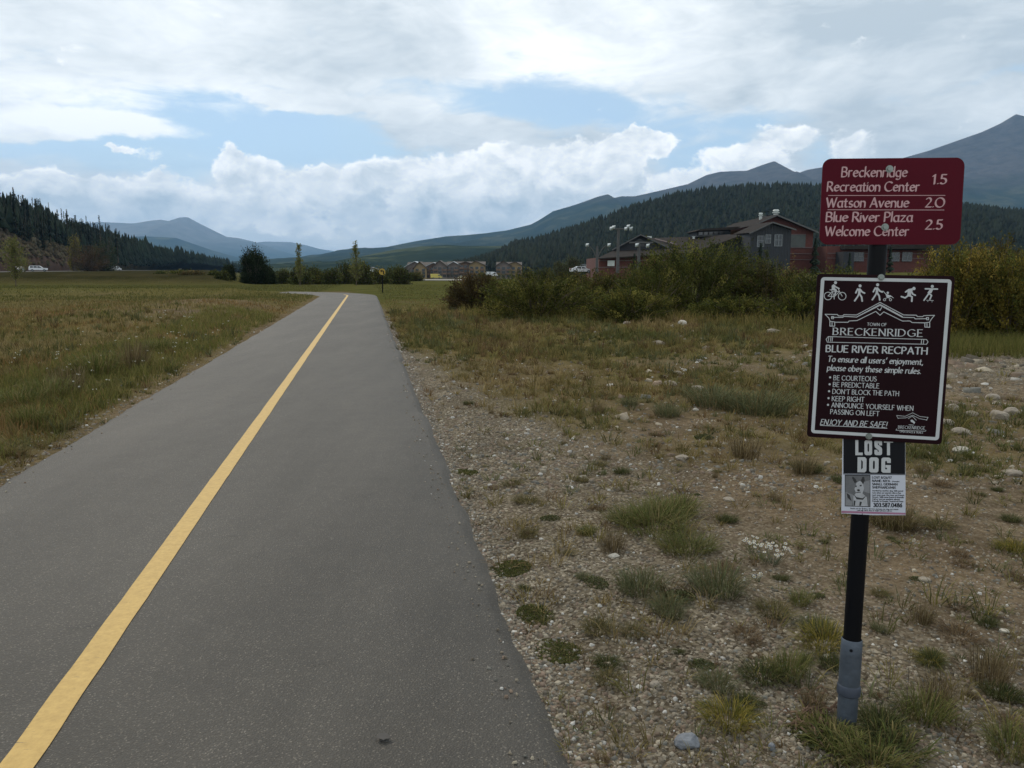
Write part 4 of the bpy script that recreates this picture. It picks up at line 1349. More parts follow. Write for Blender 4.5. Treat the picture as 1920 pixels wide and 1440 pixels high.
for txt, p0, p1, hh, nbx in [
    ('LOST 8/26/17', (1635.5, 897), (1671.5, 897.5), 4.0, nb_b), ('NAME: KIYA', (1635.5, 903.3), (1668.5, 903.8), 4.0, nb_b), ('(female)', (1673, 903.6), (1686, 903.8), 2.2, nb_b),
    ('SMALL GERMAN', (1635.5, 909.5), (1682.5, 910), 4.0, nb_b), ('SHEPHARD/MIX', (1635.5, 915.6), (1679.5, 916.3), 4.0, nb_b),
    ('Startled by another dog. Still scared', (1635.5, 921), (1693, 921.6), 2.3, nib(.13, .10, 0)), ('runs when we search. Like a fox', (1635.5, 925), (1689, 925.5), 2.3, nib(.13, .10, 0)),
    ('Last seen near the river on French', (1635.5, 929.2), (1695, 929.8), 2.3, nib(.13, .10, 0)), ('Street. Will come back if friendly', (1635.5, 933), (1694.5, 933.6), 2.3, nib(.13, .10, 0)),
    ('Call or text us anytime, please', (1635.5, 936.8), (1687, 937.3), 2.3, nib(.13, .10, 0)), ('Friendly to People, Scared of Dogs', (1635.5, 940.6), (1693.5, 941.2), 2.3, nib(.13, .10, 0)),
    ('303.587.0486', (1638, 950.3), (1691, 950.8), 7.0, nib(.13, .10, 0)),
    ('Thank you for looking. We love and miss our dog very much', (1594, 954.2), (1684, 956), 2.0, nib(.12, .09, 0)), ('call any time day or night please call us', (1607, 957.7), (1672, 958.8), 2.0, nib(.12, .09, 0))]:
    pp(print_text('lettering', PP, proot, -.0005, txt, p0, p1, hh, nbx, m_ink, 0, .2, .36))
pp(flat('pink_strip', PP, proot, -.0005, [ipoly([(1577.8, 957.5), (1697.8, 961.5), (1697.8, 965), (1577.8, 961.6)])], mat('pink_fold', (.36, .17, .26), .5, .1, 20)))
# the dog's photograph: grey tones printed flat
gm_ = [mat('print_grey', (g, g * 1.03, g * 1.08), .5, .12, 90) for g in (.13, .22, .40, .03)]
pho = [((1584, 890), (1632, 890.6), (1632, 951), (1584, 949.6)), None]
pp(flat('photo_print', PP, proot, -.0005, [ipoly([(1584, 889.9), (1632, 890.5), (1632, 950.8), (1584, 949.3)])], m_ink))
pp(flat('photo_print', PP, proot, -.0007, [ipoly([(1585, 891.5), (1631, 892), (1631, 949.5), (1585, 948)])], gm_[0]))
pp(flat('photo_print', PP, proot, -.0009, [ipoly([(1585, 922), (1600, 928), (1598, 948.3), (1585, 948)])], gm_[1]))
pp(flat('photo_print', PP, proot, -.0009, [ipoly([(1616, 905), (1631, 900), (1631, 925), (1618, 921)])], gm_[1]))
pp(flat('photo_print', PP, proot, -.0011, [
    ipoly([(1602, 917), (1606, 905), (1612, 901.5), (1617, 905), (1620, 916), (1617, 925), (1625, 932), (1627, 949), (1600, 948.6), (1600, 930), (1605, 924)], 0)], gm_[2]))
pp(flat('photo_print', PP, proot, -.0013, [
    ipoly([(1597.5, 896), (1599, 893.5), (1604, 898), (1607, 903.5), (1602.5, 906)]), ipoly([(1614, 901), (1617, 894), (1620, 893.5), (1621.5, 901), (1618, 908)]),
    ipoly([(1606.5, 918), (1610, 916.8), (1612.5, 918.5), (1611.5, 921), (1608, 921.2)]), ipoly([(1604.5, 922.8), (1613, 922), (1614.5, 923), (1606, 924.2)]), ipoly([(1603.5, 910.5), (1606.5, 910), (1606, 913), (1603.8, 913)]), ipoly([(1611.5, 909.5), (1615.5, 908.5), (1615.5, 911.5), (1612, 912)]),
    ipoly([(1600, 926), (1606, 932), (1617, 934), (1624, 929), (1618, 937), (1606, 936)]), ipoly([(1587, 924), (1593, 928), (1597, 940), (1589, 933)]), ipoly([(1601, 938), (1604, 939), (1603, 948), (1600.5, 948)]), ipoly([(1612, 940), (1616, 941), (1614, 948), (1611, 948)])], gm_[3]))
mb = MB()
x0, z0_ = pxz(1640, 826); mb.box(x0 - .018, x0 + .018, -.0016, -.0011, z0_ - .004, z0_ + .006)


# ------------------------------------------------------------------ far things: buildings, lamps, vehicles
m_brick = mat('brick_wall_paint', (.105, .038, .031), .9, .14, 2.5, .1)
m_band = mat('pale_concrete_band', (.15, .115, .115), .8, .08, 2)
m_roof = mat('brown_grey_roofing', (.036, .031, .028), 1.0, .14, .8, .1, spec=.05)
m_trim = mat('grey_trim', (.10, .10, .10), .7, .08, 2)
m_dksid = mat('dark_blue_grey_siding', (.026, .029, .035), .75, .10, 2.0)
m_glass = mat('dark_glass', (.02, .028, .034), .12, .2, 1.2, spec=.8)
m_frame = mat('pale_window_frame', (.20, .22, .23), .6, .05, 3)
m_vent = mat('white_metal_vent', (.50, .54, .52), .5, .1, 3)
m_grey_panel = mat('grey_green_panel', (.085, .095, .09), .7, .1, 1.5)
m_wmetal = mat('white_painted_metal', (.62, .64, .66), .35, .04, 2)
m_tyre = mat('tyre_rubber', (.02, .02, .02), .8, .1, 8)
m_lampm = mat('weathered_lamp_post', (.075, .075, .075), .7, .15, 3)
m_lamph = mat('pale_lamp_housing', (.42, .46, .47), .5, .08, 6)


def sibling(o, parent): o.parent = parent; return o


YB = 152.0
bl = at(1300, 512, YB)
broot = empty('recreation_building', (bl[0], YB, 0.9), 0, 'long red brick and dark siding building with brown gabled roofs behind the willows', 'building')
IB = Matrix.Translation(-Vector(broot.location))
SB = YB / FPX * 1.0


def bx(px, dy=0.0): return at(px, 505, YB)[0]
def bz(py): return CAMH + (505 - py) / FPX * YB * 1.005


def bpart(name, mb, mm, parent=None): return mb.build(name, mm, parent or broot, False, IB)


def gprism(name, pts, y0, y1, mm, parent=None):
    return bpart(name, MB().prism([(bx(a), bz(b)) for a, b in pts][::-1], YB + y0, YB + y1), mm, parent)


GRB = 522
# low brick wing on the left
w1 = gprism('wall', [(1123, GRB), (1123, 483), (1206, 480), (1270, 476), (1270, GRB)], 0, 26, m_brick)
for b_ in (489, 501):
    gprism('band', [(1123, b_ + 1.0), (1123, b_ - .4), (1262, b_ - 1.5), (1262, b_ + 0)], -.08, -.002, m_band, w1)
wr = MB()
def P3(px, py, dy): return (bx(px), YB + dy, bz(py))
wr = MB()
wr.poly([P3(1118, 485, -1.6), P3(1208, 480.5, -1.6), P3(1300, 474, -1.6), P3(1300, 463, 9), P3(1160, 469, 9)])
wr.poly([P3(1118, 487, -1.6), P3(1118, 485, -1.6), P3(1300, 474, -1.6), P3(1300, 476.5, -1.6)])
wr.poly([P3(1118, 485, -1.6), P3(1160, 469, 9), P3(1160, 471.5, 9), P3(1118, 487, -1.6)])
bpart('roof', wr, m_roof)
# small light board in front of the brick
gprism('notice_board', [(1138, 499), (1138, 489), (1151, 489), (1151, 499)], -.9, -.8, m_vent)
# dark gable with louvre and hip roof behind
gprism('wall', [(1162, 474), (1162, 467), (1213, 441), (1263, 462), (1263, 474)], 9.2, 9.6, m_dksid)
gprism('louvre', [(1203, 462), (1203, 450), (1213, 446), (1222, 451), (1222, 462)], 9.05, 9.15, m_trim)
for q in range(5):
    gprism('slat', [(1203.5, 461 - q * 2.6), (1203.5, 460 - q * 2.6), (1221.5, 460 - q * 2.6), (1221.5, 461 - q * 2.6)], 8.95, 9.03, m_dksid)
mb = MB()
mb.poly([P3(1158, 468.5, 8), P3(1212.5, 440, 8), P3(1212.5, 438, 8), P3(1156, 467, 8)])
mb.poly([P3(1212.5, 440, 8), P3(1266, 463.5, 8), P3(1268, 462.5, 8), P3(1212.5, 438, 8)])
bpart('bargeboard', mb, m_trim)
mb = MB()
mb.poly([P3(1212.5, 438, 8), P3(1268, 462.5, 8), P3(1292, 462.5, 12), P3(1258, 440, 22)])
mb.poly([P3(1156, 467, 8), P3(1212.5, 438, 8), P3(1258, 440, 22), P3(1195, 470, 22)])
bpart('roof', mb, m_roof)
mb = MB()
mb.poly([P3(1258, 440, 22), P3(1345, 437, 22), P3(1395, 432, 22), P3(1398, 441, 3), P3(1328, 465, 2), P3(1300, 474, 1), P3(1284, 462.5, 8)])
mb.poly([P3(1328, 465, 2), P3(1398, 441, 3), P3(1398, 444, 3), P3(1328, 468, 2)])
mb.poly([P3(1300, 474, 1), P3(1328, 465, 2), P3(1328, 468, 2), P3(1300, 477, 1)])
bpart('roof', mb, m_roof)
bpart('hip_flashing', MB().tube([P3(1263, 442, 20.8), P3(1284, 457.5, 8.4)], .12, 5), m_band)
gprism('roof_vent', [(1240, 441), (1240, 437.5), (1253, 437), (1253, 441)], 19, 21, m_vent)
bpart('pipe_vent', MB().tube([P3(1325.5, 445, 12), P3(1325.5, 440.5, 12)], .22, 8).tube([P3(1325.5, 440.8, 12), P3(1325.5, 440, 12)], .36, 8), m_vent)
# clerestory
gprism('clerestory_wall', [(1341, 440), (1341, 428), (1410, 424), (1410, 440)], 16, 24, m_dksid)
for q in range(6):
    a_ = 1344 + q * 10.6
    w_ = gprism('window', [(a_, 436.5), (a_, 430.5 - q * .35), (a_ + 8.6, 430 - q * .35), (a_ + 8.6, 436)], 15.85, 15.98, m_glass)
gprism('clerestory_roof', [(1335, 429), (1345, 425), (1420, 420), (1426, 421), (1412, 426)], 14.5, 25, m_roof)
gprism('band', [(1341, 439.5), (1341, 438), (1408, 434.5), (1408, 436)], 15.6, 15.98, m_trim)
# dark connecting wall under the main roof
gprism('wall', [(1300, GRB), (1300, 477), (1328, 468), (1398, 444), (1398, GRB)], 4, 5, m_dksid)
# dark gable with windows
g2 = gprism('wall', [(1396, GRB), (1396, 441), (1432, 424), (1470, 434), (1470, GRB)], -3, 10, m_dksid)
for q in range(14):
    a_ = 1398 + q * 5.2
    gprism('siding_batten', [(a_, GRB), (a_, 441.5 - (a_ - 1396) * .46 if a_ < 1432 else 425 + (a_ - 1432) * .25), (a_ + .5, 441.5 - (a_ - 1396) * .46 if a_ < 1432 else 425 + (a_ - 1432) * .25), (a_ + .5, GRB)], -3.06, -3.002, m_glass, g2)
mb = MB()
mb.poly([P3(1390, 443, -4.2), P3(1432, 423.5, -4.2), P3(1432, 421, -4.2), P3(1390, 440.5, -4.2)])
mb.poly([P3(1432, 423.5, -4.2), P3(1475, 436.5, -4.2), P3(1475, 434, -4.2), P3(1432, 421, -4.2)])
bpart('bargeboard', mb, m_trim)
mb = MB()
mb.poly([P3(1432, 421, -4.2), P3(1475, 434, -4.2), P3(1478, 431, 10), P3(1440, 418, 10)])
mb.poly([P3(1390, 440.5, -4.2), P3(1432, 421, -4.2), P3(1440, 418, 10), P3(1398, 437, 10)])
bpart('roof', mb, m_roof)


def bwindow(a, b, c, d, y, mull):
    w_ = gprism('window', [(a, d), (a, b), (c, b), (c, d)], y - .06, y - .004, m_glass)
    fr_ = MB()
    x0, x1, z1_, z0_ = bx(a), bx(c), bz(b), bz(d)
    t_ = .10
    for q in ((x0 - t_, x1 + t_, z1_, z1_ + t_), (x0 - t_, x1 + t_, z0_ - t_, z0_), (x0 - t_, x0, z0_, z1_), (x1, x1 + t_, z0_, z1_)):
        fr_.box(q[0], q[1], YB + y - .12, YB + y - .005, q[2], q[3])
    bpart('frame', fr_, m_frame, w_)
    mu = MB()
    for k_ in range(1, mull):
        xm = x0 + (x1 - x0) * k_ / mull
        mu.box(xm - .04, xm + .04, YB + y - .11, YB + y - .062, z0_, z1_)
    zm = z0_ + (z1_ - z0_) * .55
    mu.box(x0, x1, YB + y - .10, YB + y - .061, zm - .04, zm + .04)
    bpart('mullion', mu, m_frame, w_)


bwindow(1409, 446, 1420, 464, -3, 1)
bwindow(1424, 444, 1432, 458, -3, 1)
bwindow(1440.5, 444, 1453, 463, -3, 2)
# big brick gable
g3 = gprism('wall', [(1468, GRB), (1468, 433), (1438, 424), (1438, 421), (1482, 402), (1532, 421), (1560, 432), (1560, GRB)], 10.5, 40, m_brick)
gprism('grey_panel', [(1505, 462), (1505, 438), (1545, 438), (1545, 462)], 10.38, 10.49, m_grey_panel, g3)
for (a, b, c) in ((1469, 463, 1560), (1469, 474.5, 1560), (1505, 437, 1545), (1469, 486, 1560)):
    gprism('band', [(a, b + .7), (a, b - .5), (c, b - .5), (c, b + .7)], 10.3, 10.375, m_band, g3)
mb = MB()
mb.poly([P3(1434, 423, 9), P3(1482, 402.5, 9), P3(1482, 399.5, 9), P3(1434, 421, 9)])
mb.poly([P3(1482, 402.5, 9), P3(1566, 436, 9), P3(1566, 433, 9), P3(1482, 399.5, 9)])
bpart('bargeboard', mb, m_trim)
mb = MB()
mb.poly([P3(1482, 399.5, 9), P3(1566, 433, 9), P3(1566, 433, 40), P3(1482, 399.5, 40)])
mb.poly([P3(1434, 421, 9), P3(1482, 399.5, 9), P3(1482, 399.5, 40), P3(1434, 421, 40)])
bpart('roof', mb, m_roof)


def rvent(px, py, hgt, wid, dy):
    w_ = bx(px + wid / 2) - bx(px - wid / 2)
    z1_ = bz(py); z0_ = bz(py + hgt)
    x = bx(px)
    mb = MB()
    mb.tube([(x, YB + dy, z0_ - 1.5), (x, YB + dy, z0_ + (z1_ - z0_) * .45)], w_ * .34, 12)
    mb.tube([(x, YB + dy, z0_ + (z1_ - z0_) * .50), (x, YB + dy, z0_ + (z1_ - z0_) * .62)], w_ * .52, 12)
    mb.tube([(x, YB + dy, z0_ + (z1_ - z0_) * .62), (x, YB + dy, z0_ + (z1_ - z0_) * .80)], w_ * .34, 12)
    mb.tube([(x, YB + dy, z0_ + (z1_ - z0_) * .80), (x, YB + dy, z1_)], [w_ * .5, w_ * .34], 12)
    bpart('roof_vent', mb, m_vent)


rvent(1470.5, 392, 11, 9, 16); rvent(1495, 387, 14, 14, 14); rvent(1518, 400, 10, 18, 20)
gprism('roof_unit', [(1488, 403), (1488, 396), (1512, 396), (1512, 408)], 18, 24, m_dksid)
# right hand low wing seen under the red sign
g4 = gprism('wall', [(1560, GRB), (1560, 462), (1600, 462), (1600, 467), (1760, 470), (1760, GRB)], 3, 30, m_brick)
gprism('roof', [(1585, 468), (1585, 462), (1765, 460), (1768, 467.5)], .8, 30, m_roof)
for b_ in (475, 484):
    gprism('band', [(1561, b_ + .6), (1561, b_ - .5), (1758, b_ + .5), (1758, b_ + 1.6)], 2.9, 2.98, m_band, g4)
for a_ in (1612, 1680, 1704):
    bwindow(a_, 474, a_ + 17, 489, 2.8, 2)
gprism('wall', [(1576, GRB), (1576, 473), (1596, 473), (1596, GRB)], -1, 2.6, m_dksid)


# ---- twin flood lamps
def lamp_post(px, top, base, Y, bar_y, bar, heads, label, arm=False):
    b_ = at(px, base, Y); t_ = at(px, top, Y)
    x, z0_, z1_ = b_[0], b_[2], t_[2]
    rt = empty('lamp_post', (x, Y, z0_), 0, label, 'lamp post', 'lamp posts beside the brick building')
    I_ = Matrix.Translation(-Vector(rt.location))
    MB().tube([(x, Y, z0_), (x, Y, z1_)], [.28, .20], 8).build('pole', m_lampm, rt, True, I_)
    s_ = Y / FPX
    zb = at(px, bar_y, Y)[2]
    if not arm:
        MB().tube([(x + bar[0] * s_, Y - .05, zb), (x + bar[1] * s_, Y - .05, zb)], .14, 6).build('crossbar', m_lampm, rt, False, I_)
    else:
        for sg in (-1, 1):
            MB().tube([(x, Y, zb - 2.2), (x + sg * 8 * s_, Y, zb - .6), (x + sg * 15 * s_, Y, zb + .1), (x + sg * 19 * s_, Y, zb - .1), (x + sg * 21 * s_, Y, zb - .7)], .10, 6).build('curved_arm', m_lampm, rt, True, I_)
    for (a, b) in heads:
        hx_, hz_ = x + a * s_, zb + b * s_
        mb = MB(); mb.tube([(hx_ - 1.6 * s_, Y - .3, hz_ + 1.8 * s_), (hx_ + .2, Y - .35, hz_ + 1.2 * s_), (hx_ + 2.4 * s_, Y - .4, hz_ - 1.6 * s_)], [.22, .42, .12], 8)
        mb.build('lamp_head', m_lamph, rt, True, I_)


lamp_post(1158, 428, 512, 128, 429.5, (-14, 19), [(-15, -.5), (-11, 1.5), (12, -1), (16, 3), (21, -1)], 'tall lamp post with five white floodlights on a crossbar, left of the building')
lamp_post(1119, 462, 512, 140, 462, None, [(-20, 1), (20, 1)], 'shorter lamp post with two drooping curved arms, leftmost of the lamp posts', True)
lamp_post(1197, 456, 512, 122, 455, (-18, 26), [(-6, -6), (14, -7)], 'plain grey lamp post with a long crossbar in front of the louvred gable')

# ---- condominium blocks at the end of the valley
m_cwood = mat('brown_timber_cladding', (.16, .105, .075), .9, .15, .6)
m_ctan = mat('tan_cladding', (.27, .20, .11), .9, .12, .6)
m_cgrey = mat('grey_brown_cladding', (.17, .14, .125), .9, .15, .6)
m_cstone = mat('pale_stone_base', (.16, .14, .125), .9, .15, 1)
m_croof = mat('brown_shingle_roof', (.085, .07, .06), .9, .12, .5)
m_croofw = mat('pale_metal_roof', (.42, .47, .50), .5, .05, .5)


def condo(px0, px1, masses, Y, label, wr_):
    c0 = at((px0 + px1) / 2, 522, Y)
    rt = empty('apartment_building', (c0[0], Y, gz(c0[0], Y)), 0, label, 'building', 'apartment blocks in the valley')
    I_ = Matrix.Translation(-Vector(rt.location))
    X_ = lambda p: at(p, 505, Y)[0]
    Z_ = lambda p: at(960, p, Y)[2]
    for (a, b, ap, eave, base, apx, mm, dy, rm, rows, colsn) in masses:
        body = MB().prism([(X_(a), Z_(base)), (X_(b), Z_(base)), (X_(b), Z_(eave)), (X_(apx), Z_(ap)), (X_(a), Z_(eave))], Y + dy, Y + dy + 14).build('wall', mm, rt, False, I_)
        mb = MB()
        e = .8
        for (p, q, r_, s_) in ((a, eave, apx, ap), (apx, ap, b, eave)):
            d_ = e if (p == a) else 0
            x0_, z0_, x1_, z1_ = X_(p) - (e if p == a else 0), Z_(q) - (.5 if p == a else 0), X_(r_) + (e if r_ == b else 0), Z_(s_) - (.5 if r_ == b else 0)
            mb.prism([(x0_, z0_ + .05), (x1_, z1_ + .05), (x1_, z1_ + .28), (x0_, z0_ + .28)], Y + dy - 1.1, Y + dy + 14.5)
        mb.build('roof', rm, rt, False, I_)
        for r_ in range(rows):
            for c_ in range(colsn):
                zc = Z_(base) + 1.9 + r_ * (Z_(eave) - Z_(base) - 1.2) / rows
                xc = X_(a) + (c_ + .5) * (X_(b) - X_(a)) / colsn
                w_ = MB().box(xc - wr_, xc + wr_, Y + dy - .12, Y + dy - .01, zc - .75, zc + .75).build('window', m_glass, rt, False, I_)
                if r_ and c_ % 2 == 0:
                    MB().box(xc - wr_ - .5, xc + wr_ + .5, Y + dy - 1.3, Y + dy - .15, zc - 1.35, zc - 1.15).box(xc - wr_ - .5, xc + wr_ + .5, Y + dy - 1.3, Y + dy - 1.22, zc - 1.15, zc - .35).build('balcony', m_cwood, rt, False, I_)


def row_roof(px0, px1, eave, ridge_, Y, dy, rt_name, mm, rm):
    b_ = [o for o in bpy.data.objects if o.name.startswith('apartment_building')][rt_name]
    I_ = Matrix.Translation(-Vector(b_.location))
    X_ = lambda p: at(p, 505, Y)[0]
    Z_ = lambda p: at(960, p, Y)[2]
    MB().box(X_(px0), X_(px1), Y + dy, Y + dy + 12, Z_(525), Z_(eave)).build('wall', mm, b_, False, I_)
    MB().poly([(X_(px0) - .6, Y + dy - 1, Z_(eave) - .2), (X_(px1) + .6, Y + dy - 1, Z_(eave) - .2), (X_(px1) + .6, Y + dy + 6, Z_(ridge_)), (X_(px0) - .6, Y + dy + 6, Z_(ridge_))]).build('roof', rm, b_, False, I_)


condo(758, 912, [
    (758, 797, 490.5, 500, 525, 776, m_cgrey, 4, m_croofw, 2, 4), (776, 800, 491, 503, 524, 787, m_ctan, 0, m_croof, 3, 2),
    (796, 840, 493, 500, 524, 812, m_cwood, 3, m_croofw, 3, 5), (812, 838, 489, 499, 523, 825, m_cgrey, -1, m_croof, 3, 3),
    (836, 866, 491, 499, 523, 850, m_cgrey, 2, m_croofw, 3, 4), (862, 884, 491, 493.5, 523, 873, m_cwood, 1, m_croof, 3, 3),
    (880, 909, 489.5, 497, 524, 892, m_ctan, -2, m_croof, 3, 3)], 455, 'long brown timber apartment block with many gables and pale metal roof patches', .85)
condo(930, 980, [(930, 958, 489.5, 498, 524, 944, m_cgrey, 0, m_croof, 3, 3), (946, 979, 491, 498, 524, 966, m_ctan, 2, m_croof, 3, 3)], 455,
      'smaller twin gabled tan apartment block standing apart, right of the long block', .85)


row_roof(762, 842, 498, 491, 455, 6, 0, m_cwood, m_croof)
row_roof(838, 908, 495, 490, 455, 5, 0, m_cwood, m_croof)
row_roof(932, 977, 497, 491, 455, 3, 1, m_cwood, m_croof)
# ---- vehicles
def vehicle(px, py, Y, yaw, L, prof, win, wid, label, cat, name, mm, wheels, lights=True, z=None):
    """profile and window outlines in metres (x along the car, z up)"""
    p = at(px, py, Y)
    rt = empty(name, (p[0], Y, z if z is not None else p[2]), yaw, label, cat)
    body = MB()
    n = len(prof)
    top = max(q[1] for q in prof)
    def ins(z_): return 0 if z_ < top * .58 else (z_ - top * .58) / (top * .42) * .16
    i = 0
    body.v = [(q[0], -wid / 2 + ins(q[1]), q[1]) for q in prof] + [(q[0], wid / 2 - ins(q[1]), q[1]) for q in prof]
    body.f = [tuple(range(n)), tuple(range(2 * n - 1, n - 1, -1))] + [(k, n + k, n + (k + 1) % n, (k + 1) % n) for k in range(n)]
    body.build('body', mm, rt)
    for w_ in win:
        for sg in (-1, 1):
            q = [(a, sg * (wid / 2 - ins(b) + .012), b) for a, b in w_]
            MB().poly(q if sg < 0 else q[::-1]).build('window', m_glass, rt)
    for wx_ in wheels:
        for sg in (-1, 1):
            o = MB().tube([(wx_, sg * (wid / 2 - .2), .34), (wx_, sg * (wid / 2 + .02), .34)], .36, 14).build('wheel', m_tyre, rt)
            MB().tube([(wx_, sg * (wid / 2 + .02), .34), (wx_, sg * (wid / 2 + .03), .34)], .2, 10).build('rim', m_frame, o)
    if lights:
        x1 = max(q[0] for q in prof); x0_ = min(q[0] for q in prof)
        for sg in (-1, 1):
            MB().box(x1 - .12, x1 + .012, sg * (wid / 2 - .3) - .16, sg * (wid / 2 - .3) + .16, .68, .88).build('headlight', m_vent, rt)
            MB().box(x0_ - .012, x0_ + .1, sg * (wid / 2 - .12) - .1, sg * (wid / 2 - .12) + .1, .8, 1.15).build('tail_light', mat_tail, rt)
    return rt


mat_tail = mat('red_lens', (.28, .02, .02), .3, .05, 5)
suv = [(-2.55, .42), (2.5, .42), (2.55, .9), (2.35, 1.05), (1.35, 1.12), (.55, 1.72), (.3, 1.8), (-2.2, 1.82), (-2.45, 1.6), (-2.6, 1.0)]
suvw = [[(-2.2, 1.15), (-2.15, 1.66), (-1.35, 1.68), (-1.35, 1.15)], [(-1.22, 1.15), (-1.22, 1.68), (-.3, 1.68), (-.3, 1.15)], [(-.18, 1.15), (-.18, 1.68), (.4, 1.64), (1.05, 1.15)]]
van = [(-2.9, .45), (2.9, .45), (2.95, 1.0), (2.3, 1.25), (1.7, 2.1), (1.2, 2.35), (-2.7, 2.4), (-2.9, 2.2)]
vanw = [[(.9, 1.35), (.9, 1.98), (1.55, 1.98), (2.05, 1.35)]]
yaw_r = math.atan2(1, -.345)


def on_road(px, off):
    k = (px - 960) / FPX * (1 / (CT + (720 - 505) / FPX * ST))
    Y = (ROAD_A + off) / (k - ROAD_B)
    return Y


def road_car(px, off, name, label, cat, prof, win, L, wid, wheels, mm=m_wmetal, flip=False, yaw=None):
    Y = on_road(px, off)
    rt = vehicle(px, 505, Y, yaw if yaw is not None else yaw_r + (math.pi if flip else 0), L, prof, win, wid, label, cat, name, mm, wheels, True, ROAD_Z + .035)
    rt.location.x = ROAD_A + ROAD_B * Y + off
    return rt


road_car(72, 3.2, 'parked_car', 'white four wheel drive car on the highway below the red cut slope', 'car', suv, suvw, 5.1, 1.95, (-1.6, 1.65), m_wmetal, True, R(26))
road_car(216, 3.2, 'van', 'white van on the highway in front of dark pines', 'van', van, vanw, 5.8, 2.1, (-1.9, 1.9), m_wmetal, True, R(30))
rv = [(-3.5, .5), (3.4, .5), (3.5, 1.1), (2.9, 1.4), (2.6, 2.2), (3.3, 2.4), (3.2, 3.1), (-3.4, 3.2), (-3.6, 2.9)]
road_car(338, 3.0, 'camper', 'white camper truck far down the highway where the pines thin out', 'camper', rv, [[(-1.5, 1.6), (-1.5, 2.2), (.5, 2.2), (.5, 1.6)]], 7, 2.4, (-2.2, 2.2), m_wmetal, True)
sed = [(-2.3, .38), (2.3, .38), (2.35, .8), (1.3, 1.0), (.6, 1.42), (-.9, 1.46), (-1.7, 1.05), (-2.35, .98)]
sedw = [[(-1.3, 1.05), (-.85, 1.38), (-.1, 1.38), (-.1, 1.02)], [(0, 1.02), (0, 1.38), (.5, 1.35), (1.0, 1.02)]]
road_car(37, 4.2, 'parked_car', 'silver grey saloon car half hidden by a young tree, leftmost car on the highway', 'car', sed, sedw, 4.6, 1.8, (-1.4, 1.4), mat('silver_paint', (.36, .37, .38), .35, .05, 2, metal=.3), True)
for px, py, Y, lb, mm, pr, wn_, ww in (
        (818, 522.5, 400, 'yellow van parked in front of the long apartment block', mat('yellow_paint', (.55, .46, .10), .4, .05, 2), van, vanw, 2.1),
        (867, 522.5, 410, 'small pale yellow car parked by the end of the long apartment block', mat('cream_paint', (.55, .52, .33), .4, .05, 2), sed, sedw, 1.8),
        (922, 519, 380, 'white delivery van in the gap between the apartment blocks', m_wmetal, van, vanw, 2.1),
        (1089, 512.5, 170, 'white car behind the willows left of the lamp posts', m_wmetal, sed, sedw, 1.8),
        (1098, 505, 230, 'grey saloon car parked behind the white car near the lamp posts', mat('grey_paint', (.22, .23, .24), .4, .05, 2), sed, sedw, 1.8)):
    p_ = at(px, py, Y)
    vehicle(px, py, Y, R(8), 5, pr, wn_, ww, lb, 'van' if pr is van else 'car', 'van' if pr is van else 'parked_car', mm, (-1.5, 1.5), True)
# white gable roofed shed behind the path bend
p_ = at(698, 516, 190)
rt = empty('shed', (p_[0], 190, gz(p_[0], 190)), 0, 'small white shed among the trees left of the round yellow sign', 'shed')
MB().prism([(-2.3, 0), (2.3, 0), (2.3, 2.3), (0, 3.1), (-2.3, 2.3)], -2, 2).build('wall', m_vent, rt)
MB().prism([(-2.7, 2.15), (0, 3.15), (2.7, 2.15), (2.7, 2.35), (0, 3.4), (-2.7, 2.35)], -2.3, 2.3).build('roof', m_trim, rt)
MB().box(-1.2, 1.2, -2.05, -2.003, .1, 1.9).build('door', m_dksid, rt)

# ---- round yellow turn sign beside the bend
b_ = on_ground(717.5, 549)
b_[2] = gz(b_[0], b_[1])
rt = empty('warning_sign', tuple(b_), R(6), 'round yellow sign with a black arrow on a slim post beside the path bend', 'sign')
zc = at(717, 509.5, b_[1])[2] - b_[2]
MB().tube([(0, .03, 0), (0, .03, zc + .1)], .045, 8).build('post', m_post, rt, True)
MB().prism([(.24 * math.cos(2 * math.pi * k / 24), zc + .24 * math.sin(2 * math.pi * k / 24)) for k in range(24)], -.02, -.012).build('sign_panel', mat('yellow_sheet', (.36, .24, .035), .5, .06, 6), rt)
q = MB(); o_ = []; lf = [0]
sweep([[(.10, zc - .15), (.10, zc + .03), (.05, zc + .06), (-.06, zc + .06)]], nib(.04, .04, 0), o_, lambda x, y: (x, y), lf)
for h in o_: q.poly([(p[0], -.0215 - p[2], p[1]) for p in h])
q.poly([(-.16, -.0225, zc + .06), (-.04, -.0225, zc - .04), (-.04, -.0225, zc + .16)])
q.build('arrow', m_ink, rt)

# ------------------------------------------------------------------ shrubs, near to far
GRN = [(.085, .088, .020), (.060, .068, .016), (.130, .116, .030), (.040, .048, .012)]
DGRN = [(.058, .068, .020), (.038, .048, .014), (.085, .088, .026)]
YEL = [(.20, .155, .030), (.15, .12, .027), (.10, .10, .024), (.26, .19, .045), (.07, .072, .020)]
BRN = [(.115, .080, .032), (.080, .066, .028), (.064, .062, .024)]


def bush(px, base, top, wpx, pal, label, seed, shoots=300, per=34, name='willow_shrub', depth=.8, leaf=None, Y=None, low=.2, group='willow shrubs right of the path', cat='bush', dens=1.0, asp=.38):
    if Y is None:
        Y = on_ground(px, base)[1]
    g = at(px, base, Y)
    z = gz(g[0], Y)
    h = at(px, top, Y)[2] - z
    w = wpx / 2 / FPX * Y * 1.02
    lf_ = leaf or max(.07, Y * .0030)
    per = int(per * 1.45)
    return shrub(name, h, w, w * depth, int(shoots * dens), per, lf_, pal, label, (g[0], Y, z - .03), seed, cat, group, asp, low)


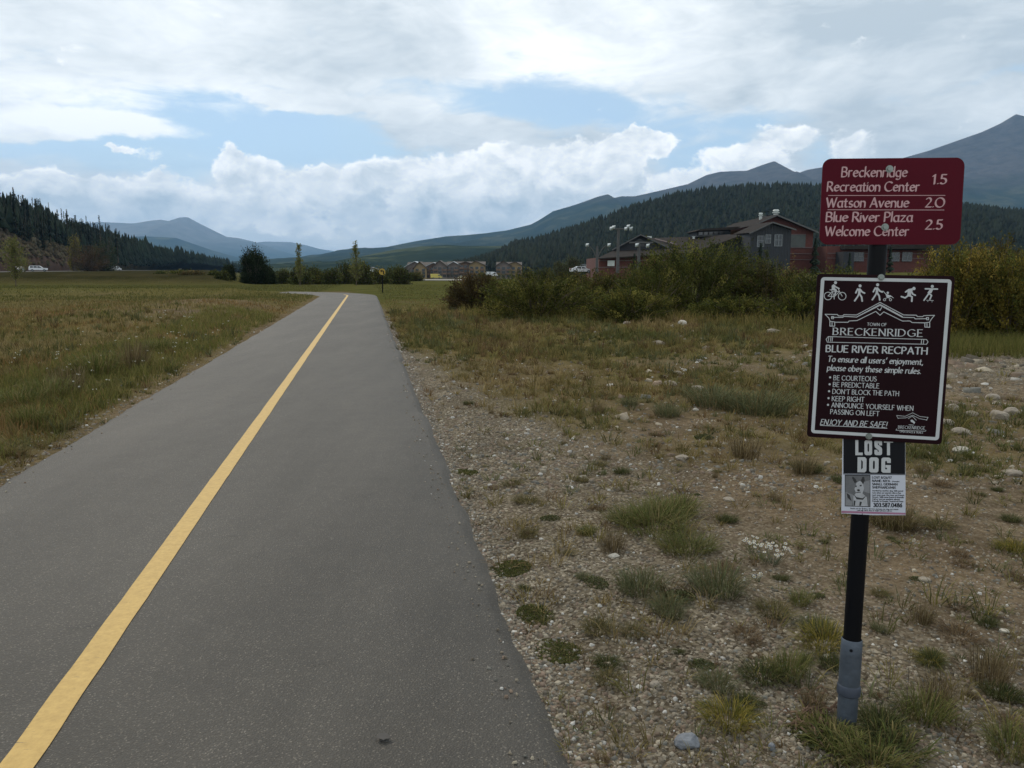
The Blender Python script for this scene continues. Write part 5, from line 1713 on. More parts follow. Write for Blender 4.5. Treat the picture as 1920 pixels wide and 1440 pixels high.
bush(893, 583, 512, 108, [(.085, .060, .026), (.062, .050, .022)], 'brownish willow bush at the left end of the willow row, nearest to the path', 101, 260)
bush(1010, 597, 506, 220, GRN, 'broad green willow bush, second from the left end of the row', 102, 420)
bush(1120, 590, 504, 180, GRN + BRN, 'green bush with a rusty brown top below the tall five lamp post', 103, 400)
bush(1178, 604, 540, 150, GRN, 'low leafy green bush in front of the row, left of the big round willow', 104, 300)
bush(1300, 590, 447, 262, DGRN + GRN, 'biggest round dark green willow hiding part of the brown roof', 105, 700, 40)
bush(1222, 596, 500, 140, GRN, 'mid green bush leaning against the left flank of the biggest willow', 106, 280)
bush(1440, 592, 486, 180, GRN + BRN, 'olive green willow below the windows of the dark gable', 107, 380)
bush(1545, 602, 500, 150, DGRN + GRN, 'dark green willow half behind the left edge of the rules sign', 108, 340)
bush(1500, 606, 548, 110, GRN, 'low green bush just left of the rules sign', 109, 220)
bush(1380, 602, 555, 170, GRN, 'low sprawling green bush in front of the biggest willow', 110, 260)
bush(1790, 636, 452, 170, YEL, 'tall yellowing willow directly right of the signpost', 111, 620, 44)
bush(1900, 640, 468, 170, GRN + YEL[:2], 'tall greener willow at the right end of the row beside the yellowing one', 112, 520, 44)
bush(1860, 628, 442, 150, YEL[:3] + BRN, 'golden willow behind the two at the right end', 113, 420, 40)
# conifers and saplings beside the building
spr = [make_pine('spruce_tree', 6.0, 1.5, 420, 301, (.028, .040, .026), 1.2, .03)]
for k, (px, base, top, Y, lb) in enumerate(((1527, 500, 446, 132, 'small dark spruce in front of the big brick gable'), (1425, 500, 455, 130, 'small dark spruce below the dark gable window'),
                                            (1189, 512, 475, 118, 'thin dark conifer beside the plain grey lamp post'), (1668, 505, 462, 130, 'small spruce right of the signpost in front of the low brick wing'),
                                            (1592, 505, 474, 126, 'small spruce left of the signpost under the red sign'))):
    o = spr[0] if k == 0 else copy_tree(spr[0])
    g = at(px, base, Y); z = gz(g[0], Y); h = at(px, top, Y)[2] - z
    o.location = (g[0], Y, z); o.scale = (h / 6.0 * .85,) * 2 + (h / 6.0,)
    o.rotation_euler.z = k * 1.3
    tag(o, lb, 'tree', 'small conifers round the brick building')
bush(1075, 525, 480, 30, [(.075, .085, .04), (.06, .07, .035)], 'slim pale green aspen behind the willows left of the lamp posts', 121, 130, 22, 'aspen_tree', 1, .4, 190, .1, None, 'tree')
bush(1055, 522, 490, 34, [(.075, .085, .04), (.09, .09, .04)], 'short pale aspen behind the green willow, beside the white car', 122, 120, 22, 'aspen_tree', 1, .4, 195, .1, None, 'tree')

# ---- belt of shrubs and trees beyond the bend
bush(478, 530, 464, 46, [(.020, .030, .014), (.028, .038, .018)], 'big dark round crowned tree standing alone in the meadow edge', 131, 420, 26, 'round_tree', 1, .26, 118, .3, None, 'tree')
bush(504, 530, 500, 26, [(.022, .032, .015), (.03, .04, .018)], 'dark bush at the right foot of the big round tree', 132, 200, 24, 'bush', 1, .28, 118, .3, 'bushes beyond the bend')
bush(431, 530, 497, 16, [(.022, .032, .015), (.03, .04, .018)], 'small dark tree a little left of the big round tree', 133, 180, 24, 'round_tree', 1, .28, 122, .3, 'bushes beyond the bend', 'tree')
BELT = [
    (565, 531, 495, 34, DGRN, 'dark bush behind the left thin sapling'), (590, 530, 500, 30, DGRN, 'small dark round bush right of the left thin sapling'), (530, 529, 505, 36, DGRN, 'low dark bush between the big round tree and the left sapling'),
    (622, 530, 503, 34, DGRN, 'dark bush in the middle of the belt between the two saplings'), (650, 530, 492, 34, DGRN, 'dark upright bush left of the right sapling'), (682, 531, 491, 36, DGRN, 'dark bush right of the right sapling'),
    (705, 531, 503, 30, GRN, 'green bush just left of the round yellow sign'), (735, 531, 502, 34, DGRN, 'dark bush just right of the round yellow sign'), (752, 531, 500, 34, DGRN, 'dark bush second to the right of the round yellow sign'),
    (778, 531, 508, 30, GRN, 'green bush before the left corner of the long apartment block'), (765, 533, 512, 30, DGRN, 'low bush at the left edge of the pale parking lot'),
    (480, 533, 519, 60, BRN + GRN, 'low brown green shrub in front of the big round tree'), (545, 534, 516, 60, GRN + BRN, 'low rusty green shrub left of the bend'), (600, 534, 515, 66, GRN, 'low green shrub behind the bend between the saplings'),
    (660, 534, 517, 60, GRN, 'low green shrub below the right sapling'), (905, 525, 511, 26, GRN, 'small green bush in front of the tan gable of the long block'), (990, 523, 505, 40, DGRN, 'dark bush right of the twin gabled block'),
    (1020, 523, 500, 40, DGRN, 'darkest bush between the twin gabled block and the aspens'), (402, 532, 515, 14, DGRN, 'small pointed dark bush on the embankment foot'), (342, 534, 512, 40, GRN, 'green bush at the foot of the embankment'),
    (360, 533, 516, 36, BRN, 'brown low bush at the foot of the embankment'), (303, 534, 520, 14, DGRN, 'tiny dark bush at the embankment foot, leftmost of the small ones'), (418, 533, 512, 20, DGRN, 'dark bush left of the small dark tree')]
for k, (px, base, top, w_, pal, lb) in enumerate(BELT):
    bush(px, base, top, w_, pal, lb, 140 + k, 110, 20, 'bush', .9, .30, 112 + (k * 7) % 17 if px < 760 else 200, .3, 'bushes beyond the bend', 'bush')


def sapling(px, base, top, wpx, Y, label, seed, pal, n=60, per=14, low_mass=.45):
    """thin young tree: bare spiky leader above a sparse feathery crown"""
    g_ = np.random.default_rng(seed)
    g = at(px, base, Y); z = gz(g[0], Y); h = at(px, top, Y)[2] - z; w = wpx / 2 / FPX * Y
    rt = empty('sapling', (g[0], Y, z), 0, label, 'tree', 'thin young trees')
    MB().tube([(0, 0, -.1), (.03 * h, 0, h * .45), (0, 0, h * .97)], [h * .012, h * .007, h * .002], 5).build('trunk', M_BARK, rt)
    t = g_.random(n) ** 1.3 * .85 + .12
    a = g_.random(n) * 6.283
    L = w * (1.05 - t) ** .7 * (.6 + .5 * g_.random(n))
    br = MB(); C_ = []
    for ti, ai, li in zip(t, a, L):
        p0 = np.array([0, 0, ti * h]); p1 = p0 + np.array([math.cos(ai) * li, math.sin(ai) * li, li * 1.1 + .05 * h])
        br.tube([p0, p1], [h * .003, h * .001], 3, False)
        C_.append(p0 + (p1 - p0) * g_.random((per, 1)) + g_.normal(size=(per, 3)) * .1)
    br.build('branches', M_BARK, rt)
    C_ = np.concatenate(C_)
    v, f, k = leaves(C_, .16 + .1 * g_.random(len(C_)), .5, np.array(pal)[g_.integers(0, len(pal), len(C_))])
    mesh_obj('crown', raw_mesh('crown', v, f, k), M_LEAF, rt)


SPAL = [(.15, .16, .05), (.11, .125, .04), (.18, .17, .06)]
sapling(562, 533, 459, 26, 96, 'thin young tree with a bare leader, left of the bend', 171, SPAL)
sapling(668, 533, 457, 34, 100, 'thin young tree with a forked wispy top, directly behind the bend', 172, SPAL, 80)
sapling(30, 540, 449, 70, 92, 'pale green young tree at the far left in front of the highway', 173, SPAL, 110, 20)
sapling(48, 520, 486, 30, 150, 'small pale shrub like young tree beside the leftmost saloon car', 174, SPAL, 40, 14)
sapling(1435, 512, 468, 26, 118, 'slim green young tree below the window of the dark gable', 175, DGRN, 60, 14)

# ------------------------------------------------------------------ pines on the left hill
RNG = np.random.default_rng(5)
PC = (.013, .020, .012)
protos = [make_pine('pine_tree', 12, 1.9, 360, 401, PC, 1.25, .10), make_pine('pine_tree', 12, 1.5, 320, 402, (.022, .032, .021), 1.25, .14),
          make_pine('pine_tree', 12, 2.4, 380, 403, (.015, .024, .017), 1.2, .30), make_pine('pine_tree', 12, 1.1, 260, 404, (.026, .034, .022), 1.3, .08)]
used = [False] * 4


def hill_pt(u, v):
    """u along 0..1, v up the slope 0..1.6"""
    fi = u * (HL.shape[1] - 1); fj = v / 1.6 * (HL.shape[0] - 1)
    i0, j0 = int(min(fi, HL.shape[1] - 2)), int(min(fj, HL.shape[0] - 2))
    a, b = fi - i0, fj - j0
    return (HL[j0, i0] * (1 - a) + HL[j0, i0 + 1] * a) * (1 - b) + (HL[j0 + 1, i0] * (1 - a) + HL[j0 + 1, i0 + 1] * a) * b


def proj(p):
    x, y, z = p[0], p[1], p[2] - CAMH
    d = y * CT - z * ST
    return 960 + FPX * x / d, 720 - FPX * (y * ST + z * CT) / d


PL_ = []
tries = 0
while len(PL_) < 1500 and tries < 60000:
    tries += 1
    u = RNG.random() ** 1.15; v = .05 + 1.1 * RNG.random()
    p = hill_pt(u, v)
    px, py = proj(p)
    if px < -60: continue
    bare_ = (px < 190) and v < .20 + .16 * vnoise(np.array([px / 22.]), np.array([3.]), 5)[0]
    if bare_ and RNG.random() > .015: continue
    if px > 190 and v < .10: continue
    h = (9 + 6 * RNG.random())
    if px > 430: h *= .7
    sz = h / p[1] * FPX
    PL_.append((sz, p, h, px))
PL_.sort(key=lambda q: -q[0] + 0)
big = PL_[:285]
rest = PL_[285:]
for k, (sz, p, h, px) in enumerate(big):
    j = int(RNG.integers(0, 4))
    o = protos[j] if not used[j] else copy_tree(protos[j])
    used[j] = True
    o.location = (p[0], p[1], p[2] - .3)
    w_ = .85 + .4 * RNG.random()
    o.scale = (h / 12 * w_, h / 12 * w_, h / 12)
    o.rotation_euler = (0, 0, RNG.random() * 6.28)
    hw = ['bushy', 'slim', 'bare stemmed', 'very narrow'][j]
    hh_ = 'tall' if h > 13 else 'short' if h < 10.5 else 'middling'
    zx = ('at the left frame edge' if px < 30 else 'above the silver car' if px < 60 else 'above the white four wheel drive' if px < 110 else 'above the red cut slope' if px < 180 else
          'above the white van' if px < 240 else 'between the van and the camper' if px < 330 else 'beyond the camper')
    qy = proj(p)[1]
    zy = 'on the skyline' if qy < np.interp(px, [0, 100, 200, 300, 400], [408, 432, 462, 486, 500]) else 'halfway up the left hill' if qy < 470 else 'low on the left hill'
    lb_ = hh_ + ' ' + hw + ' dark pine ' + zx + ', ' + zy
    tag(o, lb_, 'tree', 'pines on the left hill ' + zx)
# named individuals
for px, base, top, Y, lb, j in ((83, 474, 425, 330, 'dark spruce standing alone on the red cut slope', 0), (190, 470, 403, 330, 'tallest thin pine with its spire above the treeline of the left hill', 3),
                                (222, 490, 428, 300, 'dark pine by the road just right of the white van', 1)):
    o = copy_tree(protos[j]); g = at(px, base, Y); h = at(px, top, Y)[2] - g[2]
    o.location = tuple(g); o.scale = (h / 12 * 1.1,) * 2 + (h / 12,)
    tag(o, lb, 'tree', None)
    if 'group' in o: del o['group']
bush(139, 456, 436, 24, [(.18, .15, .03), (.14, .13, .035)], 'small golden yellow aspen high on the red slope edge', 176, 120, 20, 'aspen_tree', 1, .5, 335, .2, None, 'tree')
bush(172, 500, 458, 56, [(.10, .055, .025), (.08, .05, .025), (.06, .055, .025)], 'russet shrub patch at the right end of the red cut slope', 177, 160, 24, 'bush', 1, .5, 300, .3, None, 'bush')
bush(195, 500, 446, 46, [(.045, .058, .026), (.038, .05, .022)], 'green aspen clump between the red slope and the pines', 178, 160, 24, 'aspen_tree', 1, .5, 310, .3, None, 'tree')


# merged far woods: cones of a few faces, jagged
def far_wood(name, pts, hs, label, colr, seed, wf=.22):
    g = np.random.default_rng(seed)
    n = len(pts); K = 6
    a0 = g.random(n) * 6.28
    V_ = []; F_ = []; C_ = []
    base = np.arange(n) * (K * 2 + 2)
    tiers = [(.04, wf, .62), (.38, wf * .72, 1.0)]
    allv = []
    for (zb, w, zt) in tiers:
        for k in range(K):
            rr = hs * w * (.7 + .6 * g.random(n)); a = a0 + k * 6.283 / K
            allv.append(np.stack([pts[:, 0] + np.cos(a) * rr, pts[:, 1] + np.sin(a) * rr, pts[:, 2] + hs * (zb + .07 * g.random(n))], -1))
        allv.append(np.stack([pts[:, 0] + g.normal(size=n) * .1, pts[:, 1], pts[:, 2] + hs * zt], -1))
    v = np.stack(allv, 1).reshape(-1, 3)
    f = []
    for t_ in (0, K + 1):
        for k in range(K): f.append(np.stack([base + t_ + k, base + t_ + (k + 1) % K, base + t_ + K], -1))
    f = np.concatenate(f)
    c = np.repeat(np.array(colr) * (.65 + .7 * g.random((n, 1))) * (1 + .12 * (g.random((n, 3)) - .5)), K * 2 + 2, 0)
    o = mesh_obj(name, raw_mesh(name, v, f, c), M_NEEDLE)
    return tag(o, label, 'trees', None, 'stuff')


rp = np.array([q[1] for q in rest]); rh = np.array([q[2] for q in rest])
extra = []
g = RNG
while len(extra) < 2600:
    u = g.random(); v = .10 + 1.45 * g.random()
    p = hill_pt(u, v); px, py = proj(p)
    if px < 200 and v < .34: continue
    if px < -100: continue
    extra.append(p)
extra = np.array(extra)
far_wood('pine_forest', np.concatenate([rp, extra]), np.concatenate([rh, 7 + 5 * g.random(len(extra))]), 'dark pine wood filling the hill left of the highway between the nearer pines', PC, 501)
# right wooded hill
X_, Y_, Z_ = RIDGES['hill'] if False else (None, None, None)
n = 15000
hx_ = g.uniform(-90, 1150, n); hy_ = 1150 - 620 * g.random(n) ** 1.4 + g.random(n) * 60
hz_ = rz('hill', hx_, hy_)
ok = (hz_ > -2)
pxx = 960 + FPX * hx_ / hy_
ok &= (pxx > 850) & (pxx < 2350)
pts_ = np.stack([hx_, hy_, hz_ - .3], -1)[ok]
far_wood('pine_forest', pts_, 7 + 6 * g.random(len(pts_)), 'dense dark pine wood covering the hill behind the brick building', (.017, .021, .012), 502, .26)
scr = np.array([hill_pt(RNG.random() * .42, .02 + .30 * RNG.random()) for _ in range(900)])
far_wood('scrub', scr, .8 + 1.8 * RNG.random(len(scr)), 'low dry scrub dotting the bare red cut slope', (.055, .045, .026), 503, .55)


# ------------------------------------------------------------------ ground cover
def ground_pts(n, ymin, ymax, side, dens_pow=1.0, xlim=1.0):
    """points on the ground spread so that nearer ground gets more of them"""
    u = RNG.random(n)
    if dens_pow == 1.0: y = ymin * (ymax / ymin) ** u
    else:
        k = 1 - dens_pow
        y = (ymin ** k + u * (ymax ** k - ymin ** k)) ** (1 / k)
    x = (RNG.random(n) * 2 - 1) * (.72 * y * xlim + .6)
    return x, y


def on_path(x, y, pad=.0):
    d = path_dist(x, y)
    a = (d > -1.76 - pad) & (d < 1.89 + pad) & (y < 56)
    if True:
        # the bend
        bx_, by_ = Px[sN > 50], Py[sN > 50]
        far = (y > 50) & (y < 75)
        idx = np.where(far)[0]
        if len(idx):
            dm = np.min(np.hypot(x[idx][:, None] - bx_[None, ::2], y[idx][:, None] - by_[None, ::2]), axis=1)
            a[idx] |= dm < 2.0
    return a


def blades(x, y, h, w, cols, lean=.45, tips=None):
    n = len(x)
    z = height(x, y) - .01
    a = RNG.random(n) * 6.283
    l = lean * (.3 + RNG.random(n))
    dxy = np.stack([np.cos(a), np.sin(a)], -1)
    b = RNG.random(n) * 6.283
    s = np.stack([np.cos(b), np.sin(b), np.zeros(n)], -1) * (w / 2)[:, None]
    p0 = np.stack([x, y, z], -1)
    p1 = p0 + np.concatenate([dxy * (l * h * .35)[:, None], (h * .55)[:, None]], 1)
    p2 = p0 + np.concatenate([dxy * (l * h)[:, None], (h * (1 - .25 * l))[:, None]], 1)
    v = np.stack([p0 - s, p0 + s, p1 + s * .7, p1 - s * .7, p2], 1).reshape(-1, 3)
    q = np.arange(n)[:, None] * 5
    f = np.concatenate([q + [0, 1, 2], q + [0, 2, 3], q + [3, 2, 4]])
    return v, f, np.repeat(cols, 5, 0)


def merge(name, parts, material, label=None, kind='stuff', cat=None):
    vs, fs, cs = [], [], []; o = 0
    for v, f, c in parts:
        vs.append(v); fs.append(f + o); cs.append(c); o += len(v)
    ob = mesh_obj(name, raw_mesh(name, np.concatenate(vs), np.concatenate(fs), np.concatenate(cs)), material)
    return tag(ob, label, cat, None, kind)


M_GRASS = mat('grass_blade', (0, 0, 0), .75, .10, 2.0, attr=True, spec=.06, transl=.3)
DRY = np.array([(.23, .180, .078), (.185, .145, .060), (.145, .108, .048), (.28, .22, .11)])
GRS = np.array([(.105, .108, .028), (.082, .090, .024), (.135, .130, .040), (.115, .100, .034)])
SAGE = np.array([(.075, .085, .055), (.060, .072, .046)])


def grass_cols(x, y, d):
    n = len(x)
    gmask = nfbm(x * .35, y * .35, 203, 4) + (RNG.random(n) - .5) * .35
    g_amt = np.where(d < 0, .46 - .14 * sstep(12, 18, y) * (1 - sstep(34, 44, y)), .34) + .45 * sstep(36, 60, y)
    isg = gmask > (1 - g_amt) * .95 + .02
    farq = np.clip((y - 30) / 20, 0, 1)[:, None]
    red = nfbm(x * .5, y * .5, 207, 3)
    c = DRY[RNG.integers(0, 4, n)] * (.8 + .4 * RNG.random((n, 1)))
    c = c * np.where((red > .55)[:, None], [[1.0, .82, .75]], [[1, 1, 1]])
    cg = GRS[RNG.integers(0, 4, n)] * (.7 + .6 * RNG.random((n, 1)))
    out_ = np.where(isg[:, None], cg, c)
    return out_ * (1 - farq * .7) + np.array([.088, .088, .030]) * farq * .7


parts = []
for (n, y0, y1, hs, ws, pw) in ((90000, 2.3, 14, .11, .0035, 1.2), (130000, 8, 34, .12, .010, 1.0), (120000, 26, 112, .10, .040, .7)):
    x, y = ground_pts(n, y0, y1, 0, pw)
    d = path_dist(x, y)
    cv = grass_cover(x, y)
    keep = (~on_path(x, y, -.01)) & (RNG.random(n) < np.where(d < 0, cv ** .8, cv ** 1.5 * np.where(y < 30, .38, .95)))
    # nothing tall on the gravel next to the right edge
    x, y, d, cv = x[keep], y[keep], d[keep], cv[keep]
    k = .55 + .75 * nfbm(x * .8, y * .8, 221, 3)
    edge = np.clip((np.abs(d) - 1.8) / .6, .22, 1)
    hh = hs * k * (.5 + RNG.random(len(x))) * edge * np.where(d < 0, 1.3, .8)
    ww = ws * (.7 + .6 * RNG.random(len(x)))
    parts.append(blades(x, y, hh, ww, grass_cols(x, y, d)))
# spreading low clumps: every clump has its own colour and leans outwards
for (nc, y0, y1, pw, side_) in ((13500, 2.5, 33, 1.0, 1), (3500, 5, 30, .9, -1)):
    cx2, cy2 = ground_pts(nc * 3, y0, y1, 0, pw)
    d2_ = path_dist(cx2, cy2)
    cv2 = grass_cover(cx2, cy2)
    kk2 = (~on_path(cx2, cy2, .04)) & (d2_ * side_ > 0) & (RNG.random(nc * 3) < np.clip(cv2 ** 1.25 * .85 + .05, 0, 1))
    cx2, cy2, cv2 = cx2[kk2][:nc], cy2[kk2][:nc], cv2[kk2][:nc]
    m_ = len(cx2); B_ = 17
    rad_ = (.045 + .11 * RNG.random(m_) ** 1.6) * (1 + cy2 * .035)
    hgt_ = rad_ * (.55 + .75 * RNG.random(m_)) * (.7 + .5 * cv2)
    pal_ = np.array([(.185, .140, .055), (.150, .120, .046), (.120, .108, .038), (.090, .092, .030), (.23, .175, .080), (.135, .090, .045), (.100, .105, .048), (.165, .140, .048)])
    field = nfbm(cx2 * .45, cy2 * .45, 203, 4) + (RNG.random(m_) - .5) * .35
    idx_ = np.clip(((field - .22) / .56 * 8).astype(int), 0, 7)
    idx_ = np.array([4, 0, 5, 1, 7, 2, 6, 3])[idx_]
    colc = pal_[idx_] * (.7 + .6 * RNG.random((m_, 1)))
    th = RNG.random((m_, B_)) * 6.283
    rr_ = np.sqrt(RNG.random((m_, B_))) * .35
    bx3 = (cx2[:, None] + np.cos(th) * rr_ * rad_[:, None]).ravel(); by3 = (cy2[:, None] + np.sin(th) * rr_ * rad_[:, None]).ravel()
    th2 = (th + RNG.normal(size=th.shape) * .5).ravel()
    L_ = (rad_[:, None] * (.25 + .75 * RNG.random((m_, B_)))).ravel(); H3 = (hgt_[:, None] * (.45 + .55 * RNG.random((m_, B_)))).ravel()
    W3 = (.0026 + np.repeat(cy2, B_) * .00062) * (.7 + .6 * RNG.random(m_ * B_))
    p0 = np.stack([bx3, by3, np.repeat(height(cx2, cy2), B_) - .008], -1)
    D3 = np.stack([np.cos(th2), np.sin(th2), np.zeros(len(th2))], -1)
    S3 = np.stack([-D3[:, 1], D3[:, 0], np.zeros(len(th2))], -1) + RNG.normal(size=D3.shape) * .35
    S3 = S3 / np.linalg.norm(S3, axis=1)[:, None] * (W3 / 2)[:, None]
    p1 = p0 + D3 * (L_ * .4)[:, None] + np.array([0, 0, 1]) * (H3 * .7)[:, None]
    p2 = p0 + D3 * L_[:, None] + np.array([0, 0, 1]) * H3[:, None]
    v3 = np.stack([p0 - S3, p0 + S3, p1 + S3 * .8, p1 - S3 * .8, p2], 1).reshape(-1, 3)
    q3 = np.arange(len(p0))[:, None] * 5
    f3 = np.concatenate([q3 + [0, 1, 2], q3 + [0, 2, 3], q3 + [3, 2, 4]])
    c3 = np.repeat(colc, B_, 0) * (.7 + .6 * RNG.random((m_ * B_, 1)))
    parts.append((v3, f3, np.repeat(c3, 5, 0)))
# yellow green fringe along the left edge near the camera and taller grass before the willows
n = 26000
x, y = ground_pts(n, 5.5, 30, 0, 1.0)
d = -1.8 - RNG.random(n) ** 1.4 * 2.6
x = path_x(y) + d
k = nfbm(x * .9, y * .9, 231, 3)
keep = (k > .40) & (d < -2.05 - .25 * RNG.random(n))
x, y, d = x[keep], y[keep], d[keep]
hh = .20 * (.4 + RNG.random(len(x)))
c = np.array([(.155, .150, .040), (.120, .128, .034), (.19, .165, .06)])[RNG.integers(0, 3, len(x))] * (.7 + .6 * RNG.random((len(x), 1)))
parts.append(blades(x, y, hh, y * .00055 + .002, c, .6))
n = 30000
y = RNG.uniform(21, 31, n); x = RNG.uniform(-2, 26, n)
dd_ = y - (31 - .42 * x)                      # a line parallel to the willow row
keep = (np.abs(dd_ + 1.6) < 2.0) & (x < 19)
x, y = x[keep], y[keep]
hh = .42 * (.4 + RNG.random(len(x)))
c = np.array([(.200, .160, .052), (.140, .130, .038), (.26, .20, .075)])[RNG.integers(0, 3, len(x))] * (.7 + .6 * RNG.random((len(x), 1)))
parts.append(blades(x, y, hh, np.full(len(x), .014), c, .5))
# the green band before the right willows
n = 26000
y = RNG.uniform(14.5, 21, n); x = RNG.uniform(7.5, 17, n)
hh = .34 * (.4 + RNG.random(n))
c = np.array([(.120, .122, .032), (.095, .10, .028), (.165, .145, .048)])[RNG.integers(0, 3, n)] * (.7 + .6 * RNG.random((n, 1)))
keep = y > 14.9 + .9 * nfbm(x * .7, y * .3, 5, 3)
parts.append(blades(x[keep], y[keep], hh[keep], np.full(keep.sum(), .010), c[keep], .4))
merge('grass', parts, M_GRASS, 'dry and green grass growing over the meadow on both sides of the path')


# stones
def stones(x, y, s, cols, sink=.35, flat_=.65):
    n = len(x)
    z = height(x, y)
    cube = np.array([(-1, -1, -1), (1, -1, -1), (1, 1, -1), (-1, 1, -1), (-1, -1, 1), (1, -1, 1), (1, 1, 1), (-1, 1, 1)], float) * .5
    v = cube[None] * (1 + (RNG.random((n, 8, 3)) - .5) * .75)
    v[:, 4:, :2] *= (.55 + .35 * RNG.random((n, 1, 1)))
    sc_ = np.stack([.8 + .6 * RNG.random(n), .7 + .5 * RNG.random(n), flat_ * (.6 + .6 * RNG.random(n))], -1)[:, None, :]
    v = v * sc_ * s[:, None, None]
    a = RNG.random(n) * 6.283
    ca, sa = np.cos(a)[:, None], np.sin(a)[:, None]
    X = v[:, :, 0] * ca - v[:, :, 1] * sa; Y = v[:, :, 0] * sa + v[:, :, 1] * ca
    tilt = (RNG.random((n, 1)) - .5) * .6
    Z = v[:, :, 2] + X * tilt
    v = np.stack([X + x[:, None], Y + y[:, None], Z + z[:, None] + s[:, None] * flat_ * (.5 - sink)], -1).reshape(-1, 3)
    q = np.arange(n)[:, None, None] * 8
    fc = np.array([(4, 5, 6, 7), (0, 1, 5, 4), (1, 2, 6, 5), (2, 3, 7, 6), (3, 0, 4, 7)])
    f = (q + fc[None]).reshape(-1, 4)
    return v, f, np.repeat(cols, 8, 0)


STC = np.array([1.02, .94, .80]) * np.array([(.165, .150, .128), (.135, .122, .105), (.20, .185, .16), (.15, .118, .095), (.105, .098, .088), (.26, .245, .215), (.125, .13, .13), (.17, .135, .115)])


def stone_cols(n):
    c = STC[RNG.integers(0, 8, n)] * (.75 + .5 * RNG.random((n, 1)))
    w = RNG.random(n) < .05
    c[w] = np.array([.40, .385, .35]) * (.7 + .5 * RNG.random((w.sum(), 1)))
    return c


parts = []
for (n, y0, y1, s0, s1, pw) in ((95000, 2.2, 9, .006, .020, 1.35), (60000, 6, 26, .012, .042, 1.1)):
    x, y = ground_pts(n, y0, y1, 0, pw)
    d = path_dist(x, y)
    cv = grass_cover(x, y)
    strip_ = np.clip(4.2 - .2 * np.maximum(y - 4, 0), .6, 4.2)
    gr = np.clip(1 - sstep(0.1, 1, (d - 1.9) / strip_) * .66, 0, 1) * (nfbm(x * 1.1, y * 1.1, 61, 3) * 1.5 + .05)
    stony = np.exp(-(((x - 9.5) / 3.8) ** 2 + ((y - 13.5) / 3.0) ** 2))
    pr = np.where(d > 0, np.clip(np.maximum(gr, .38 * nfbm(x * 2.3, y * 2.3, 65, 3) + .1), 0, 1) * (1 - cv * .8) + stony * .5, (np.exp(-((-d - 1.95) / .35) ** 2)) * .5)
    keep = (~on_path(x, y, .01)) & (RNG.random(n) < pr)
    x, y, d = x[keep], y[keep], d[keep]
    s = s0 + (s1 - s0) * RNG.random(len(x)) ** 3.2
    s = s * np.where(y < 9, 1, 1)
    parts.append(stones(x, y, s, stone_cols(len(x))))
# crushed gravel lip against the asphalt edge
n = 9000
y = 2.0 * (30 / 2.0) ** RNG.random(n); x = path_x(y) + 1.90 + np.abs(RNG.normal(size=n)) * .10
parts.append(stones(x, y, .006 + .016 * RNG.random(n) ** 2 + y * .0006, stone_cols(n)))
n = 260
y = 2.1 * (22 / 2.1) ** RNG.random(n); x = path_x(y) + np.where(RNG.random(n) < .8, 1.84 - np.abs(RNG.normal(size=n)) * .07, -1.72 + np.abs(RNG.normal(size=n)) * .08)
v, f, c = stones(x, y, .005 + .008 * RNG.random(n) ** 2 + y * .0004, stone_cols(n))
v[:, 2] += .030 - np.repeat(height(x, y), 8) + .004
parts.append((v, f, c))
merge('gravel', parts, M_STONE, 'loose gravel strewn along the path and over the bare ground')
# bigger cobbles in the stony patch
n = 300
x = RNG.normal(size=n) * 2.8 + 9.2; y = RNG.normal(size=n) * 1.9 + 13.2
parts = [stones(x, y, .06 + .16 * RNG.random(n) ** 2.5, stone_cols(n) * 1.0, .42, .5)]
n = 260
x = RNG.uniform(1, 10, n); y = RNG.uniform(8, 24, n)
parts.append(stones(x, y, .05 + .09 * RNG.random(n) ** 2, stone_cols(n) * 1.2, .4, .5))
merge('cobbles', parts, M_STONE, 'scattered pale cobbles lying in the rough grass right of the path')


# ---- individual rocks
def rock(px, py, wpx, hpx, col, label, seed, name='rock'):
    g_ = np.random.default_rng(seed)
    c = on_ground(px, py); s = wpx / FPX * c[1] * .5
    me = bpy.data.meshes.new(name)
    import bmesh
    bm = bmesh.new(); bmesh.ops.create_icosphere(bm, subdivisions=3, radius=1)
    cuts = g_.normal(size=(9, 3)); cuts /= np.linalg.norm(cuts, axis=1)[:, None]
    for v in bm.verts:
        p = np.array(v.co)
        for q in cuts:
            t_ = p @ q - .78
            if t_ > 0: p = p - q * t_ * .9
        p = p * (1 + .08 * (g_.random() - .5))
        v.co = Vector((p[0] * s, p[1] * s * .8, p[2] * s * (hpx / wpx) * 1.05))
    bm.to_mesh(me); bm.free()
    a = me.color_attributes.new('Col', 'FLOAT_COLOR', 'POINT')
    for i_, d_ in enumerate(a.data):
        k = .85 + .3 * g_.random(); d_.color = (col[0] * k, col[1] * k, col[2] * k, 1)
    o = mesh_obj(name, me, M_ROCK)
    o.location = (c[0], c[1] + s * .5, gz(c[0], c[1]) + s * (hpx / wpx) * .30)
    o.rotation_euler = (0, 0, g_.random() * 1 - .5)
    tag(o, label, 'rock', 'single stones lying on the ground')


